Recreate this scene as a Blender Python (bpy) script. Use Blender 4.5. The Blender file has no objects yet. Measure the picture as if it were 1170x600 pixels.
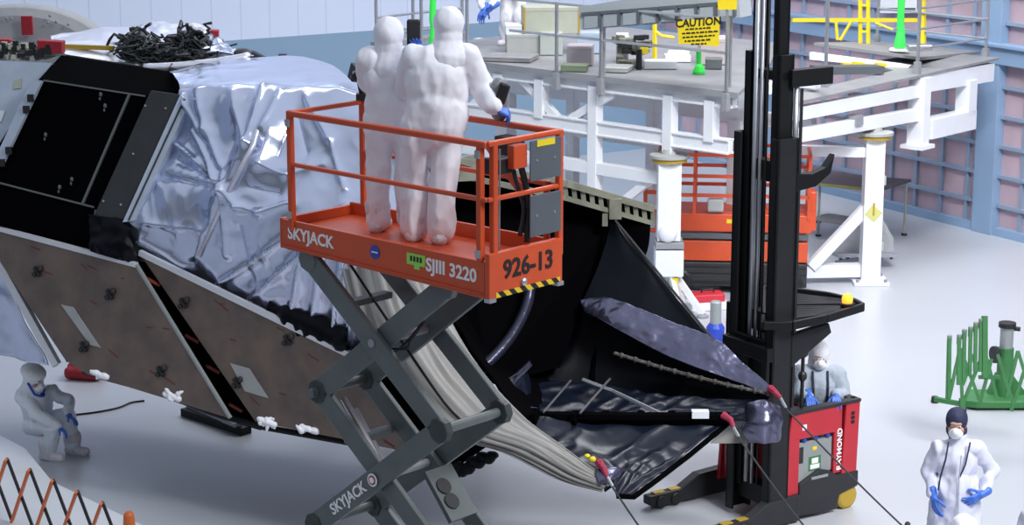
import bpy, bmesh, math, random
from mathutils import Vector, Matrix, Euler, noise
random.seed(7)
R = math.radians
S = bpy.context.scene
COL = S.collection
V = Vector

# ------------------------------------------------------------------ camera
F = 2400.0; PITCH = R(13.0); CH = 7.8
FW = V((0, math.cos(PITCH), -math.sin(PITCH))); UP = V((0, math.sin(PITCH), math.cos(PITCH))); RT = V((1, 0, 0))
CP = V((0, 0, CH))
cd = bpy.data.cameras.new('camera'); co = bpy.data.objects.new('camera', cd); COL.objects.link(co)
co.location = CP; co.rotation_euler = (R(90) - PITCH, 0, 0)
cd.sensor_width = 36; cd.lens = 36 * F / 1170; cd.clip_end = 300
S.camera = co

def ray(px, py): return FW + RT * ((px - 585) / F) + UP * ((300 - py) / F)
def D(px, py, d): return CP + ray(px, py) * d                 # survey point at distance d
def G(px, py, z=0.0):                                         # survey point at height z
    r = ray(px, py); return CP + r * ((z - CH) / r.z)
class Plane:
    def __init__(s, a, b, c):
        s.p = a; s.n = (b - a).cross(c - a).normalized()
        if s.n.dot(CP - a) < 0: s.n = -s.n
    def at(s, px, py, off=0.0):
        r = ray(px, py); return CP + r * ((s.p + s.n * off - CP).dot(s.n) / r.dot(s.n))
def VP(p, ang):                                               # vertical plane through p along heading ang
    a = R(ang); return Plane(V(p), V(p) + V((math.cos(a), math.sin(a), 0)), V(p) + V((0, 0, 1)))

# --------------------------------------------------------------- materials
def mat(name, col, rough=.5, metal=0.0, bump=0.0, bscale=20, var=0.0, vscale=6, col2=None, spec=.5, emit=0, kind='noise', aniso=(1, 1, 1), rvar=0.0):
    m = bpy.data.materials.new(name); m.use_nodes = True
    nt = m.node_tree; b = nt.nodes['Principled BSDF']
    b.inputs['Base Color'].default_value = (*col, 1); b.inputs['Roughness'].default_value = rough
    b.inputs['Metallic'].default_value = metal; b.inputs['Specular IOR Level'].default_value = spec
    if emit:
        b.inputs['Emission Color'].default_value = (*col, 1); b.inputs['Emission Strength'].default_value = emit
    tc = nt.nodes.new('ShaderNodeTexCoord'); mp = nt.nodes.new('ShaderNodeMapping')
    nt.links.new(tc.outputs['Object'], mp.inputs[0]); mp.inputs['Scale'].default_value = aniso
    if var or col2:
        n = nt.nodes.new('ShaderNodeTexNoise'); n.inputs['Scale'].default_value = vscale; n.inputs['Detail'].default_value = 4
        nt.links.new(mp.outputs[0], n.inputs['Vector'])
        r = nt.nodes.new('ShaderNodeValToRGB'); nt.links.new(n.outputs[0], r.inputs[0])
        c2 = col2 or tuple(c * (1 - var) for c in col)
        r.color_ramp.elements[0].position = .35; r.color_ramp.elements[1].position = .65
        r.color_ramp.elements[0].color = (*c2, 1); r.color_ramp.elements[1].color = (*col, 1)
        nt.links.new(r.outputs[0], b.inputs['Base Color'])
    if rvar:
        n = nt.nodes.new('ShaderNodeTexNoise'); n.inputs['Scale'].default_value = vscale * 1.7; n.inputs['Detail'].default_value = 5
        nt.links.new(mp.outputs[0], n.inputs['Vector'])
        mr = nt.nodes.new('ShaderNodeMapRange'); mr.inputs[3].default_value = max(0, rough - rvar); mr.inputs[4].default_value = rough + rvar
        nt.links.new(n.outputs[0], mr.inputs[0]); nt.links.new(mr.outputs[0], b.inputs['Roughness'])
    if bump:
        bp = nt.nodes.new('ShaderNodeBump'); bp.inputs['Strength'].default_value = bump; bp.inputs['Distance'].default_value = .05
        if kind == 'crinkle':
            v = nt.nodes.new('ShaderNodeTexVoronoi'); v.inputs['Scale'].default_value = bscale; v.feature = 'F1'
            w = nt.nodes.new('ShaderNodeTexNoise'); w.inputs['Scale'].default_value = bscale * .4; w.inputs['Detail'].default_value = 3
            mx = nt.nodes.new('ShaderNodeMixRGB'); mx.inputs[0].default_value = .25
            nt.links.new(mp.outputs[0], w.inputs['Vector'])
            nt.links.new(mp.outputs[0], mx.inputs[1]); nt.links.new(w.outputs[1], mx.inputs[2]); nt.links.new(mx.outputs[0], v.inputs['Vector'])
            nt.links.new(v.outputs['Distance'], bp.inputs['Height'])
        else:
            n = nt.nodes.new('ShaderNodeTexNoise'); n.inputs['Scale'].default_value = bscale; n.inputs['Detail'].default_value = 4
            nt.links.new(mp.outputs[0], n.inputs['Vector']); nt.links.new(n.outputs[0], bp.inputs['Height'])
        nt.links.new(bp.outputs[0], b.inputs['Normal'])
    return m
M = {}
M['floor'] = mat('floor epoxy', (.51, .53, .57), .30, var=.04, vscale=.35, rvar=.05, spec=.5)
M['white_steel'] = mat('white paint', (.82, .84, .88), .4, var=.04, vscale=2)
M['grey_steel'] = mat('grey paint', (.30, .31, .33), .45, var=.1, vscale=4)
M['deck'] = mat('deck grey', (.29, .29, .30), .5, var=.15, vscale=3)
M['alu'] = mat('aluminium', (.55, .57, .6), .35, .8, var=.1)
M['orange'] = mat('orange paint', (.62, .085, .025), .38, var=.1, vscale=3)
M['orange_bg'] = mat('red orange paint', (.66, .09, .03), .4, var=.12, vscale=3)
M['arm'] = mat('scissor arm grey', (.115, .135, .135), .42, var=.15, vscale=4)
M['plate'] = mat('control plate grey', (.10, .115, .13), .5, var=.08)
M['black'] = mat('black rubber', (.012, .012, .013), .5)
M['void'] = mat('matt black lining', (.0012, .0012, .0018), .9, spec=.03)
M['blackgloss'] = mat('black film', (.0012, .0018, .004), .4, bump=.15, bscale=4, spec=.12)
M['mast'] = mat('mast black steel', (.006, .0065, .0075), .5, var=.2, vscale=5, spec=.3)
M['maststeel'] = mat('mast charcoal steel', (.014, .015, .017), .5, var=.2, vscale=5, spec=.35)
M['red'] = mat('truck red', (.50, .022, .035), .35, var=.08, vscale=3)
M['redtag'] = mat('red cover', (.42, .015, .03), .6, var=.2)
M['truckgrey'] = mat('truck charcoal', (.026, .027, .03), .5, var=.1, spec=.35)
M['battery'] = mat('battery case grey', (.28, .30, .30), .5, var=.1)
M['mli'] = mat('silver foil', (.66, .71, .88), .2, .95, bump=.12, bscale=3.5, kind='crinkle', rvar=.06, vscale=3)
M['mlitop'] = mat('pale foil', (.74, .75, .84), .35, .75, bump=.2, bscale=6, kind='crinkle', rvar=.08)
M['silverdark'] = mat('dull silver film', (.15, .15, .225), .25, .85, bump=.2, bscale=6, kind='crinkle', rvar=.08)
M['ringfilm'] = mat('dark ring film', (.05, .052, .08), .3, .7, bump=.2, bscale=8)
M['rim'] = mat('pale rim', (.26, .26, .20), .6, var=.3, vscale=5)
M['navy'] = mat('navy film', (.006, .009, .02), .3, .1, bump=.14, bscale=5, kind='crinkle', spec=.5)
M['beige'] = mat('grey beige membrane', (.235, .228, .215), .5, .08, bump=.15, bscale=5, aniso=(1, 1, 1))
M['panelback'] = mat('brown carbon panel', (.19, .14, .112), .36, .1, bump=.12, bscale=60, col2=(.125, .098, .084), vscale=3, rvar=.08)
M['edge'] = mat('bright edge tape', (.8, .8, .83), .35, .3)
M['paleblue'] = mat('pale blue panel', (.50, .57, .68), .4, .2, var=.1)
M['louver'] = mat('louver charcoal', (.028, .03, .033), .55, var=.15)
M['bulk'] = mat('beige grey shell', (.40, .41, .42), .6, var=.1)
M['suit'] = mat('white coverall cloth', (.86, .86, .92), .55, bump=.4, bscale=6.5, aniso=(1, 1, .5), kind='crinkle', spec=.25)
M['suit2'] = mat('grey blue coverall cloth', (.40, .45, .52), .6, bump=.3, bscale=16, spec=.25)
M['coat'] = mat('lavender white coat cloth', (.64, .65, .77), .7, bump=.15, bscale=10, spec=.2)
M['silk'] = mat('shiny pale suit', (.78, .84, .9), .33, bump=.2, bscale=14)
M['glove'] = mat('blue nitrile', (.055, .16, .60), .45)
M['boot'] = mat('white overshoe', (.72, .70, .74), .6, bump=.4, bscale=30)
M['skin'] = mat('skin', (.45, .25, .18), .5)
M['mask'] = mat('white face mask', (.85, .86, .88), .7)
M['navycap'] = mat('navy cap cloth', (.016, .02, .06), .7, bump=.2, bscale=40)
M['yellow'] = mat('safety yellow', (.80, .62, .02), .5)
M['lime'] = mat('lime sticker', (.32, .70, .10), .5)
M['green'] = mat('fluorescent green plastic', (.05, .85, .10), .5)
M['gate'] = mat('green barrier paint', (.045, .20, .06), .5, var=.15)
M['gatepale'] = mat('galvanised grey', (.35, .38, .38), .5, .4)
M['blue'] = mat('blue plastic', (.02, .06, .45), .4)
M['wallblue'] = mat('wall blue steel', (.26, .38, .55), .5, var=.06, vscale=1)
M['pink'] = mat('filter panel mauve', (.60, .44, .50), .65, var=.25, vscale=1.1, aniso=(1, 1, .35))
M['text_white'] = mat('white lettering', (.85, .85, .85), .6)
M['text_black'] = mat('black lettering', (.01, .01, .01), .6)
M['olive'] = mat('beige olive case', (.45, .47, .38), .55, var=.06)
M['greybox'] = mat('grey box', (.42, .43, .42), .6, var=.08)
M['tabletop'] = mat('dark table top', (.10, .08, .09), .5)
M['strap'] = mat('red webbing', (.40, .03, .07), .7, var=.4, vscale=40)
M['rope'] = mat('dark rope', (.05, .05, .055), .8, var=.5, vscale=60)
M['beacon'] = mat('amber beacon', (1.0, .33, .03), .3, emit=2.0)
M['rod'] = mat('thin metal rod', (.6, .6, .6), .3, .9)
M['orangebar'] = mat('barrier orange', (.75, .17, .04), .5)
M['glass'] = mat('dark lens', (.01, .01, .015), .1)
M['yellowbrown'] = mat('amber tape', (.45, .30, .03), .5)

# left wall: white over blue, panel seams
def wall_mat():
    m = bpy.data.materials.new('two tone wall'); m.use_nodes = True; nt = m.node_tree; b = nt.nodes['Principled BSDF']
    tc = nt.nodes.new('ShaderNodeTexCoord'); sp = nt.nodes.new('ShaderNodeSeparateXYZ'); nt.links.new(tc.outputs['Object'], sp.inputs[0])
    gt = nt.nodes.new('ShaderNodeMath'); gt.operation = 'GREATER_THAN'; gt.inputs[1].default_value = 2.96
    nt.links.new(sp.outputs[2], gt.inputs[0])
    md = nt.nodes.new('ShaderNodeMath'); md.operation = 'PINGPONG'; md.inputs[1].default_value = .3; nt.links.new(sp.outputs[0], md.inputs[0])
    lt = nt.nodes.new('ShaderNodeMath'); lt.operation = 'LESS_THAN'; lt.inputs[1].default_value = .012; nt.links.new(md.outputs[0], lt.inputs[0])
    mx = nt.nodes.new('ShaderNodeMixRGB'); mx.inputs[1].default_value = (.245, .37, .50, 1); mx.inputs[2].default_value = (.66, .74, .90, 1)
    nt.links.new(gt.outputs[0], mx.inputs[0])
    m2 = nt.nodes.new('ShaderNodeMixRGB'); m2.blend_type = 'MULTIPLY'; m2.inputs[2].default_value = (.82, .84, .88, 1)
    ml = nt.nodes.new('ShaderNodeMath'); ml.operation = 'MULTIPLY'; nt.links.new(lt.outputs[0], ml.inputs[0]); nt.links.new(gt.outputs[0], ml.inputs[1])
    nt.links.new(ml.outputs[0], m2.inputs[0]); nt.links.new(mx.outputs[0], m2.inputs[1]); nt.links.new(m2.outputs[0], b.inputs['Base Color'])
    b.inputs['Roughness'].default_value = .55
    return m
M['wall_left'] = wall_mat()

def stripes(name, c1, c2, pitch):
    m = bpy.data.materials.new(name); m.use_nodes = True; nt = m.node_tree; b = nt.nodes['Principled BSDF']
    tc = nt.nodes.new('ShaderNodeTexCoord'); sp = nt.nodes.new('ShaderNodeSeparateXYZ'); nt.links.new(tc.outputs['Object'], sp.inputs[0])
    ad = nt.nodes.new('ShaderNodeMath'); nt.links.new(sp.outputs[1], ad.inputs[0]); nt.links.new(sp.outputs[2], ad.inputs[1])
    md = nt.nodes.new('ShaderNodeMath'); md.operation = 'PINGPONG'; md.inputs[1].default_value = pitch; nt.links.new(ad.outputs[0], md.inputs[0])
    gt = nt.nodes.new('ShaderNodeMath'); gt.operation = 'GREATER_THAN'; gt.inputs[1].default_value = pitch / 2; nt.links.new(md.outputs[0], gt.inputs[0])
    mx = nt.nodes.new('ShaderNodeMixRGB'); mx.inputs[1].default_value = (*c1, 1); mx.inputs[2].default_value = (*c2, 1)
    nt.links.new(gt.outputs[0], mx.inputs[0]); nt.links.new(mx.outputs[0], b.inputs['Base Color'])
    return m
M['hazard'] = stripes('hazard stripes', (.75, .5, .02), (.01, .01, .01), .06)

# ----------------------------------------------------------- mesh builders
WM = {}
class MB:
    def __init__(s): s.bm = bmesh.new()
    def face(s, pts):
        vs = [s.bm.verts.new(p) for p in pts]
        try: return s.bm.faces.new(vs)
        except ValueError: return None
    def hexa(s, a, b):                                        # two matching rings of points
        va = [s.bm.verts.new(p) for p in a]; vb = [s.bm.verts.new(p) for p in b]; n = len(a)
        s.bm.faces.new(va[::-1]); s.bm.faces.new(vb)
        for i in range(n): s.bm.faces.new((va[i], va[(i + 1) % n], vb[(i + 1) % n], vb[i]))
        return s
    def box(s, c, size, rot=None):
        c = V(c); h = V(size) / 2; rm = rot.to_matrix() if isinstance(rot, Euler) else (rot or Matrix.Identity(3))
        f = lambda x, y, z: c + rm @ V((x * h.x, y * h.y, z * h.z))
        return s.hexa([f(-1, -1, -1), f(1, -1, -1), f(1, 1, -1), f(-1, 1, -1)], [f(-1, -1, 1), f(1, -1, 1), f(1, 1, 1), f(-1, 1, 1)])
    def rng(s, x0, x1, y0, y1, z0, z1): return s.box(((x0 + x1) / 2, (y0 + y1) / 2, (z0 + z1) / 2), (abs(x1 - x0), abs(y1 - y0), abs(z1 - z0)))
    def beam(s, p, q, w, h, up=(0, 0, 1)):                    # w sideways, h along up
        p = V(p); q = V(q); d = (q - p).normalized(); u = V(up)
        sd = d.cross(u)
        if sd.length < 1e-4: sd = d.cross(V((1, 0, 0)))
        sd.normalize(); u = sd.cross(d).normalized()
        o = [sd * (a * w / 2) + u * (b * h / 2) for a, b in ((-1, -1), (1, -1), (1, 1), (-1, 1))]
        return s.hexa([p + k for k in o], [q + k for k in o])
    def ibeam(s, p, q, w, h, t=.02, up=(0, 0, 1)):
        p = V(p); q = V(q); d = (q - p).normalized(); sd = d.cross(V(up)).normalized(); u = sd.cross(d)
        s.beam(p + u * (h / 2 - t / 2), q + u * (h / 2 - t / 2), w, t, up); s.beam(p - u * (h / 2 - t / 2), q - u * (h / 2 - t / 2), w, t, up)
        return s.beam(p, q, t, h - 2 * t, up)
    def tube(s, pts, r, n=10, r2=None):
        pts = [V(p) for p in pts]; rings = []
        N = len(pts); prev = None
        for i, p in enumerate(pts):
            d = (pts[min(i + 1, N - 1)] - pts[max(i - 1, 0)]).normalized()
            a = d.cross(V((0, 0, 1)) if abs(d.z) < .95 else V((1, 0, 0))).normalized()
            if prev is not None:
                a = (prev - d * prev.dot(d)).normalized()
            prev = a; b = d.cross(a)
            rr = r if r2 is None else r + (r2 - r) * i / (N - 1)
            rings.append([s.bm.verts.new(p + a * (math.cos(k * 2 * math.pi / n) * rr) + b * (math.sin(k * 2 * math.pi / n) * rr)) for k in range(n)])
        for i in range(N - 1):
            for k in range(n): s.bm.faces.new((rings[i][k], rings[i][(k + 1) % n], rings[i + 1][(k + 1) % n], rings[i + 1][k]))
        s.bm.faces.new(rings[0][::-1]); s.bm.faces.new(rings[-1])
        return s
    def lathe(s, p, axis, prof, n=20):                        # prof: (distance along axis, radius)
        p = V(p); ax = V(axis).normalized(); return s._rings([p + ax * t for t, r in prof], ax, [r for t, r in prof], n)
    def _rings(s, cs, ax, rs, n):
        a = ax.cross(V((0, 0, 1)) if abs(ax.z) < .95 else V((1, 0, 0))).normalized(); b = ax.cross(a)
        rings = [[s.bm.verts.new(c + (a * math.cos(k * 2 * math.pi / n) + b * math.sin(k * 2 * math.pi / n)) * max(r, .0005)) for k in range(n)] for c, r in zip(cs, rs)]
        for i in range(len(rings) - 1):
            for k in range(n): s.bm.faces.new((rings[i][k], rings[i][(k + 1) % n], rings[i + 1][(k + 1) % n], rings[i + 1][k]))
        s.bm.faces.new(rings[0][::-1]); s.bm.faces.new(rings[-1])
        return s
    def ell(s, c, rad, rot=None, n=16, m=10):
        c = V(c); rm = rot if rot is not None else Matrix.Identity(3); rings = []
        top = s.bm.verts.new(c + rm @ V((0, 0, rad[2]))); bot = s.bm.verts.new(c + rm @ V((0, 0, -rad[2])))
        for i in range(1, m):
            t = math.pi * i / m
            rings.append([s.bm.verts.new(c + rm @ V((rad[0] * math.sin(t) * math.cos(k * 2 * math.pi / n), rad[1] * math.sin(t) * math.sin(k * 2 * math.pi / n), rad[2] * math.cos(t)))) for k in range(n)])
        for k in range(n):
            s.bm.faces.new((top, rings[0][k], rings[0][(k + 1) % n])); s.bm.faces.new((rings[-1][(k + 1) % n], rings[-1][k], bot))
            for i in range(m - 2): s.bm.faces.new((rings[i][k], rings[i + 1][k], rings[i + 1][(k + 1) % n], rings[i][(k + 1) % n]))
        return s
    def cap(s, p, q, r0, r1, n=12):                           # tapered capsule
        p = V(p); q = V(q); L = (q - p).length
        if L < 1e-5: return s.ell(p, (r0,) * 3)
        ax = (q - p) / L; pr = []
        for i in range(1, 5): t = math.pi / 2 * (1 - i / 4); pr.append((-r0 * math.sin(t), r0 * math.cos(t)))
        for i in range(0, 4): t = math.pi / 2 * i / 4; pr.append((L + r1 * math.sin(t), r1 * math.cos(t)))
        pr = [(-r0, .001)] + pr + [(L + r1, .001)]
        return s.lathe(p, ax, pr, n)
    def prism(s, pts, off):                                   # polygon pushed along vector off
        pts = [V(p) for p in pts]; o = V(off)
        n = (pts[1] - pts[0]).cross(pts[2] - pts[0])
        if n.dot(o) < 0: pts = pts[::-1]
        return s.hexa(pts, [p + o for p in pts])
    def grid(s, P):
        vs = [[s.bm.verts.new(p) for p in row] for row in P]
        for i in range(len(vs) - 1):
            for j in range(len(vs[0]) - 1): s.bm.faces.new((vs[i][j], vs[i][j + 1], vs[i + 1][j + 1], vs[i + 1][j]))
        return s
    def build(s, name, m, parent=None, world=False, smooth=False, bevel=0, solid=0, fix=True):
        if fix: bmesh.ops.recalc_face_normals(s.bm, faces=s.bm.faces)
        me = bpy.data.meshes.new(name)
        if parent is None:
            vs = [v.co for v in s.bm.verts]
            base = V(((min(v.x for v in vs) + max(v.x for v in vs)) / 2, (min(v.y for v in vs) + max(v.y for v in vs)) / 2, min(v.z for v in vs)))
            bmesh.ops.translate(s.bm, verts=s.bm.verts, vec=-base)
        elif world: bmesh.ops.transform(s.bm, matrix=WM[parent.name].inverted(), verts=s.bm.verts)
        s.bm.to_mesh(me); s.bm.free()
        me.materials.append(M[m] if isinstance(m, str) else m)
        if smooth: me.polygons.foreach_set('use_smooth', [True] * len(me.polygons))
        o = bpy.data.objects.new(name, me); COL.objects.link(o)
        if parent is not None: o.parent = parent; WM[o.name] = WM[parent.name]
        else: o.location = base; WM[o.name] = Matrix.Translation(base)
        if bevel:
            b = o.modifiers.new('bevel', 'BEVEL'); b.width = bevel; b.segments = 2; b.limit_method = 'ANGLE'
        if solid:
            b = o.modifiers.new('solid', 'SOLIDIFY'); b.thickness = solid; b.offset = 0
        return o
def empty(name, loc=(0, 0, 0), rz=0.0):
    o = bpy.data.objects.new(name, None); COL.objects.link(o); o.location = loc; o.rotation_euler = (0, 0, rz); o.empty_display_size = .2
    WM[o.name] = Matrix.Translation(V(loc)) @ Matrix.Rotation(rz, 4, 'Z'); return o
def tag(o, label=None, cat=None, group=None, kind=None):
    if label: o['label'] = label
    if cat: o['category'] = cat
    if group: o['group'] = group
    if kind: o['kind'] = kind
    return o
def struct(o): o['kind'] = 'structure'; return o
def text(s, size, mw, m, parent, name='lettering', ext=.004, bold=False):   # mw: parent-local matrix, text in its XY plane, centred
    c = bpy.data.curves.new('t', 'FONT'); c.body = s; c.size = size; c.extrude = ext; c.align_x = 'CENTER'; c.align_y = 'CENTER'
    c.resolution_u = 3
    if bold: c.offset = size * .022
    t = bpy.data.objects.new('t', c); COL.objects.link(t)
    dg = bpy.context.evaluated_depsgraph_get(); me = bpy.data.meshes.new_from_object(t.evaluated_get(dg))
    bpy.data.objects.remove(t)
    me.transform(mw); me.materials.clear(); me.materials.append(M[m])
    o = bpy.data.objects.new(name, me); COL.objects.link(o); o.parent = parent; WM[o.name] = WM[parent.name]
    return o
def basis(o, x, y):                                           # matrix with x,y axes and origin
    x = V(x).normalized(); y = V(y).normalized(); z = x.cross(y)
    return Matrix(((x.x, y.x, z.x, o[0]), (x.y, y.y, z.y, o[1]), (x.z, y.z, z.z, o[2]), (0, 0, 0, 1)))
def copy_tree(o, parent=None):
    c = o.copy(); COL.objects.link(c); WM[c.name] = WM.get(o.name, Matrix())
    if parent is not None: c.parent = parent
    for ch in list(o.children): copy_tree(ch, c)
    return c
def nz(p, f=1.0): return noise.noise(V(p) * f)
def rg(p, f=1.0): return 1 - 2 * abs(noise.noise(V(p) * f))

def interp(row, n, smooth=True):                              # resample a control polyline to n points
    k = len(row) - 1; out = []
    for i in range(n):
        t = i / (n - 1) * k; j = min(int(t), k - 1); f = t - j
        p0 = row[max(j - 1, 0)]; p1 = row[j]; p2 = row[j + 1]; p3 = row[min(j + 2, k)]
        if smooth: out.append(.5 * (2 * p1 + (p2 - p0) * f + (2 * p0 - 5 * p1 + 4 * p2 - p3) * f * f + (3 * p1 - p0 - 3 * p2 + p3) * f ** 3))
        else: out.append(p1.lerp(p2, f))
    return out
def patch(rows, nu, nv, fn=None, smooth=True):                # rows of surveyed points -> wrinkled grid
    rows = [[D(*q) if not isinstance(q, Vector) else q for q in r] for r in rows]
    A = [interp(r, nu, smooth) for r in rows]
    Gd = [[None] * nu for _ in range(nv)]
    for i in range(nu):
        c = interp([a[i] for a in A], nv, smooth)
        for j in range(nv): Gd[j][i] = c[j]
    if fn:
        out = [[None] * nu for _ in range(nv)]
        for j in range(nv):
            for i in range(nu):
                a = Gd[j][min(i + 1, nu - 1)] - Gd[j][max(i - 1, 0)]; b = Gd[min(j + 1, nv - 1)][i] - Gd[max(j - 1, 0)][i]
                n = a.cross(b).normalized()
                if n.dot(CP - Gd[j][i]) < 0: n = -n
                out[j][i] = Gd[j][i] + n * fn(i / (nu - 1), j / (nv - 1), Gd[j][i])
        Gd = out
    return MB().grid(Gd)

def evalmesh(o):
    dg = bpy.context.evaluated_depsgraph_get(); return bpy.data.meshes.new_from_object(o.evaluated_get(dg))
def blob(name, elems, m, parent, voxel=.02, sm=6, wr=0, wf=9, seed=0):
    b = MB()
    for e in elems:
        if e[0] == 'c': b.cap(*e[1:])
        else: b.ell(*e[1:])
    bmesh.ops.recalc_face_normals(b.bm, faces=b.bm.faces)
    me = bpy.data.meshes.new(name); b.bm.to_mesh(me); b.bm.free()
    o = bpy.data.objects.new(name, me); COL.objects.link(o)
    r = o.modifiers.new('r', 'REMESH'); r.mode = 'VOXEL'; r.voxel_size = voxel
    if sm: s_ = o.modifiers.new('s', 'SMOOTH'); s_.iterations = sm; s_.factor = .5
    me2 = evalmesh(o); o.modifiers.clear(); o.data = me2; bpy.data.meshes.remove(me); me2.name = name
    if wr:
        sv = V((seed * 3.1, seed * 1.7, 0)); ns = [v.normal.copy() for v in me2.vertices]
        for v, n in zip(me2.vertices, ns):
            q = v.co + sv
            v.co += n * wr * (rg((q.x * wf * 1.4, q.y * wf * 1.4, q.z * wf * .5)) + .3 * rg((q.x * wf * 2.4, q.y * wf * 2.4, q.z * wf * 1.6)) - .1)
    me2.materials.clear(); me2.materials.append(M[m] if isinstance(m, str) else m)
    me2.polygons.foreach_set('use_smooth', [True] * len(me2.polygons))
    if parent is not None: o.parent = parent; WM[o.name] = WM[parent.name]
    return o
# ------------------------------------------------------------------ setting
f = MB(); f.rng(-40, 40, -4, 60, -.3, 0); struct(f.build('floor', 'floor'))
cor = V((3.02, 44.82, 0)); wd = V((.529, -.849, 0)).normalized(); wl = V((-wd.y, wd.x, 0)) * -1   # wd along right wall, wl along left wall
ins = -(V((wd.y * -1, wd.x, 0)))                              # inward normal of right wall
if ins.dot(CP - cor) < 0: ins = -ins
# left wall runs from the corner along -ins... its own inward side is wd
ldir = ins                                                    # from corner towards the left of the picture
wallm = MB(); wallm.rng(-.4, 42, -.3, 0, 0, 14)
wl_o = wallm.build('wall_left', 'wall_left'); struct(wl_o)
wl_o.data.transform(Matrix.Translation(wl_o.location)); ang = math.atan2(ldir.y, ldir.x)
wl_o.location = cor; wl_o.rotation_euler = (0, 0, ang)
if (Matrix.Rotation(ang, 3, 'Z') @ V((0, -1, 0))).dot(wd) > 0: wl_o.data.transform(Matrix.Scale(-1, 4, V((0, 1, 0)))); wl_o.data.flip_normals()
WM[wl_o.name] = Matrix.Translation(cor) @ Matrix.Rotation(ang, 4, 'Z')
# right wall: local x along wd from the surveyed foot, local y into the room
wr0 = G(1030, 240); wr0.z = 0
wroot = empty('wall_right', wr0, math.atan2(wd.y, wd.x)); struct(wroot)
sgn = 1 if (Matrix.Rotation(math.atan2(wd.y, wd.x), 3, 'Z') @ V((0, 1, 0))).dot(ins) > 0 else -1
w = MB(); w.rng(-8, 26, -.35 * sgn, 0, 0, 14); w.build('filter_panel', 'pink', wroot)
w = MB()
k = -12
while k < 38:
    w.rng(.38 + .66 * k - .035, .38 + .66 * k + .035, 0, .06 * sgn, 0, 14); k += 1
for z in [.52, 1.04, 1.56, 2.08, 2.6, 3.7, 4.22, 4.74, 5.26, 5.8, 6.4, 7, 7.6]: w.rng(-8, 26, 0, .1 * sgn, z - .03, z + .03)
w.build('frame_grid', mat('grid steel', (.30, .38, .50), .45, .2), wroot)
w = MB(); w.rng(-8, 26, 0, .22 * sgn, 3.0, 3.32); w.rng(-8, 26, 0, .3 * sgn, 3.3, 3.36); w.build('wall_girder', 'wallblue', wroot, bevel=.01)
for s_ in (-3.7, 2.25, 8.2, 14.2):
    w = MB(); w.rng(s_ - .24, s_ + .24, 0, .2 * sgn, 0, 14); w.build('wall_column', 'wallblue', wroot, bevel=.01)
w = MB(); w.rng(-8, 26, 0, .16 * sgn, 0, .14); b_ = w.build('baseboard_right', 'wallblue', None)
b_.data.transform(Matrix.Translation(b_.location)); b_.location = wr0; b_.rotation_euler = (0, 0, math.atan2(wd.y, wd.x)); struct(b_)

# =============================================================== telescope
tele = empty('space_telescope', (-2.4, 23.6, 0))
tag(tele, 'huge silver foil wrapped space telescope lying on its side with black open end', 'telescope')
def P(name, mb, m, par=None, **k): return mb.build(name, m, par or tele, world=True, **k)

# brown panels hung along the lower side
pa = Plane(D(-30, 254, 23.6), D(155, 303, 22.4), D(262, 478, 22.0))
pb = Plane(D(157, 288, 22.5), D(412, 412, 21.1), D(275, 478, 22.1))
def panel(pl, poly, lugs, patch_, edge_idx, lab):
    pts = [pl.at(*q) for q in poly]
    m = MB(); m.prism(pts, -pl.n * .035); o = P('solar_panel', m, 'panelback'); o['label'] = lab
    for i, wd_ in edge_idx:
        e = MB(); a, b = pts[i], pts[(i + 1) % len(pts)]; e.beam(a - pl.n * .016, b - pl.n * .016, wd_, .05 if wd_ > .045 else .042, pl.n)
        P('edge_trim', e, 'edge' if wd_ > .045 else 'gatepale', o)
    for q in lugs:
        l = MB(); c = pl.at(*q); a = (pl.at(q[0] + 9, q[1] - 9) - c).normalized()
        l.beam(c - a * .07, c + a * .07, .05, .04, pl.n); l.ell(c + a * .06 + pl.n * .02, (.034,) * 3, n=8, m=6); l.ell(c - a * .06 + pl.n * .02, (.03,) * 3, n=8, m=6)
        l.beam(c - a * .02 + pl.n * .02, c + a * .02 + pl.n * .02, .12, .03, pl.n); P('mounting_lug', l, 'black', o)
    l = MB(); l.prism([pl.at(q[0], q[1], .004) for q in patch_], pl.n * .004); l_ = P('patch', l, 'greybox', o); l_['label'] = 'pale grey parallelogram patch'
    return o, pts
poA, ptsA = panel(pa, [(-30, 254), (155, 303), (262, 478), (100, 428), (75, 412)], [(44, 310), (127, 336), (97, 396), (185, 424)], [(70, 348), (84, 351), (115, 397), (103, 394)],
      [(0, .05), (1, .025)], 'large dark brown panel left of the black gap')
BR = (478, 519)
poB, ptsB = panel(pb, [(159, 289), (412, 412), BR, (292, 482)], [(211, 346), (330, 388), (272, 437)], [(263, 415), (285, 421), (307, 455), (280, 447)],
      [(0, .06), (1, .02)], 'large dark brown panel with bright top edge right of the black gap')
# red streak marks on the panels (handling tape)
rs = random.Random(3)
for pl, o, pts in ((pa, poA, ptsA), (pb, poB, ptsB)):
    tm = mat('dull red tape', (.16, .035, .03), .6)
    for i in range(12):
        m = MB(); u, v = rs.random() * .9 + .05, rs.random() * .9 + .05
        c = pts[0].lerp(pts[1], u).lerp(pts[-1].lerp(pts[2], u), v); t = (pts[1] - pts[0]).normalized(); s_ = (pts[-1] - pts[0]).normalized()
        m.beam(c, c + t * rs.uniform(.04, .14) + s_ * rs.uniform(-.05, .09), .014, .006, pl.n)
        P('tape_mark', m, tm, o)
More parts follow.
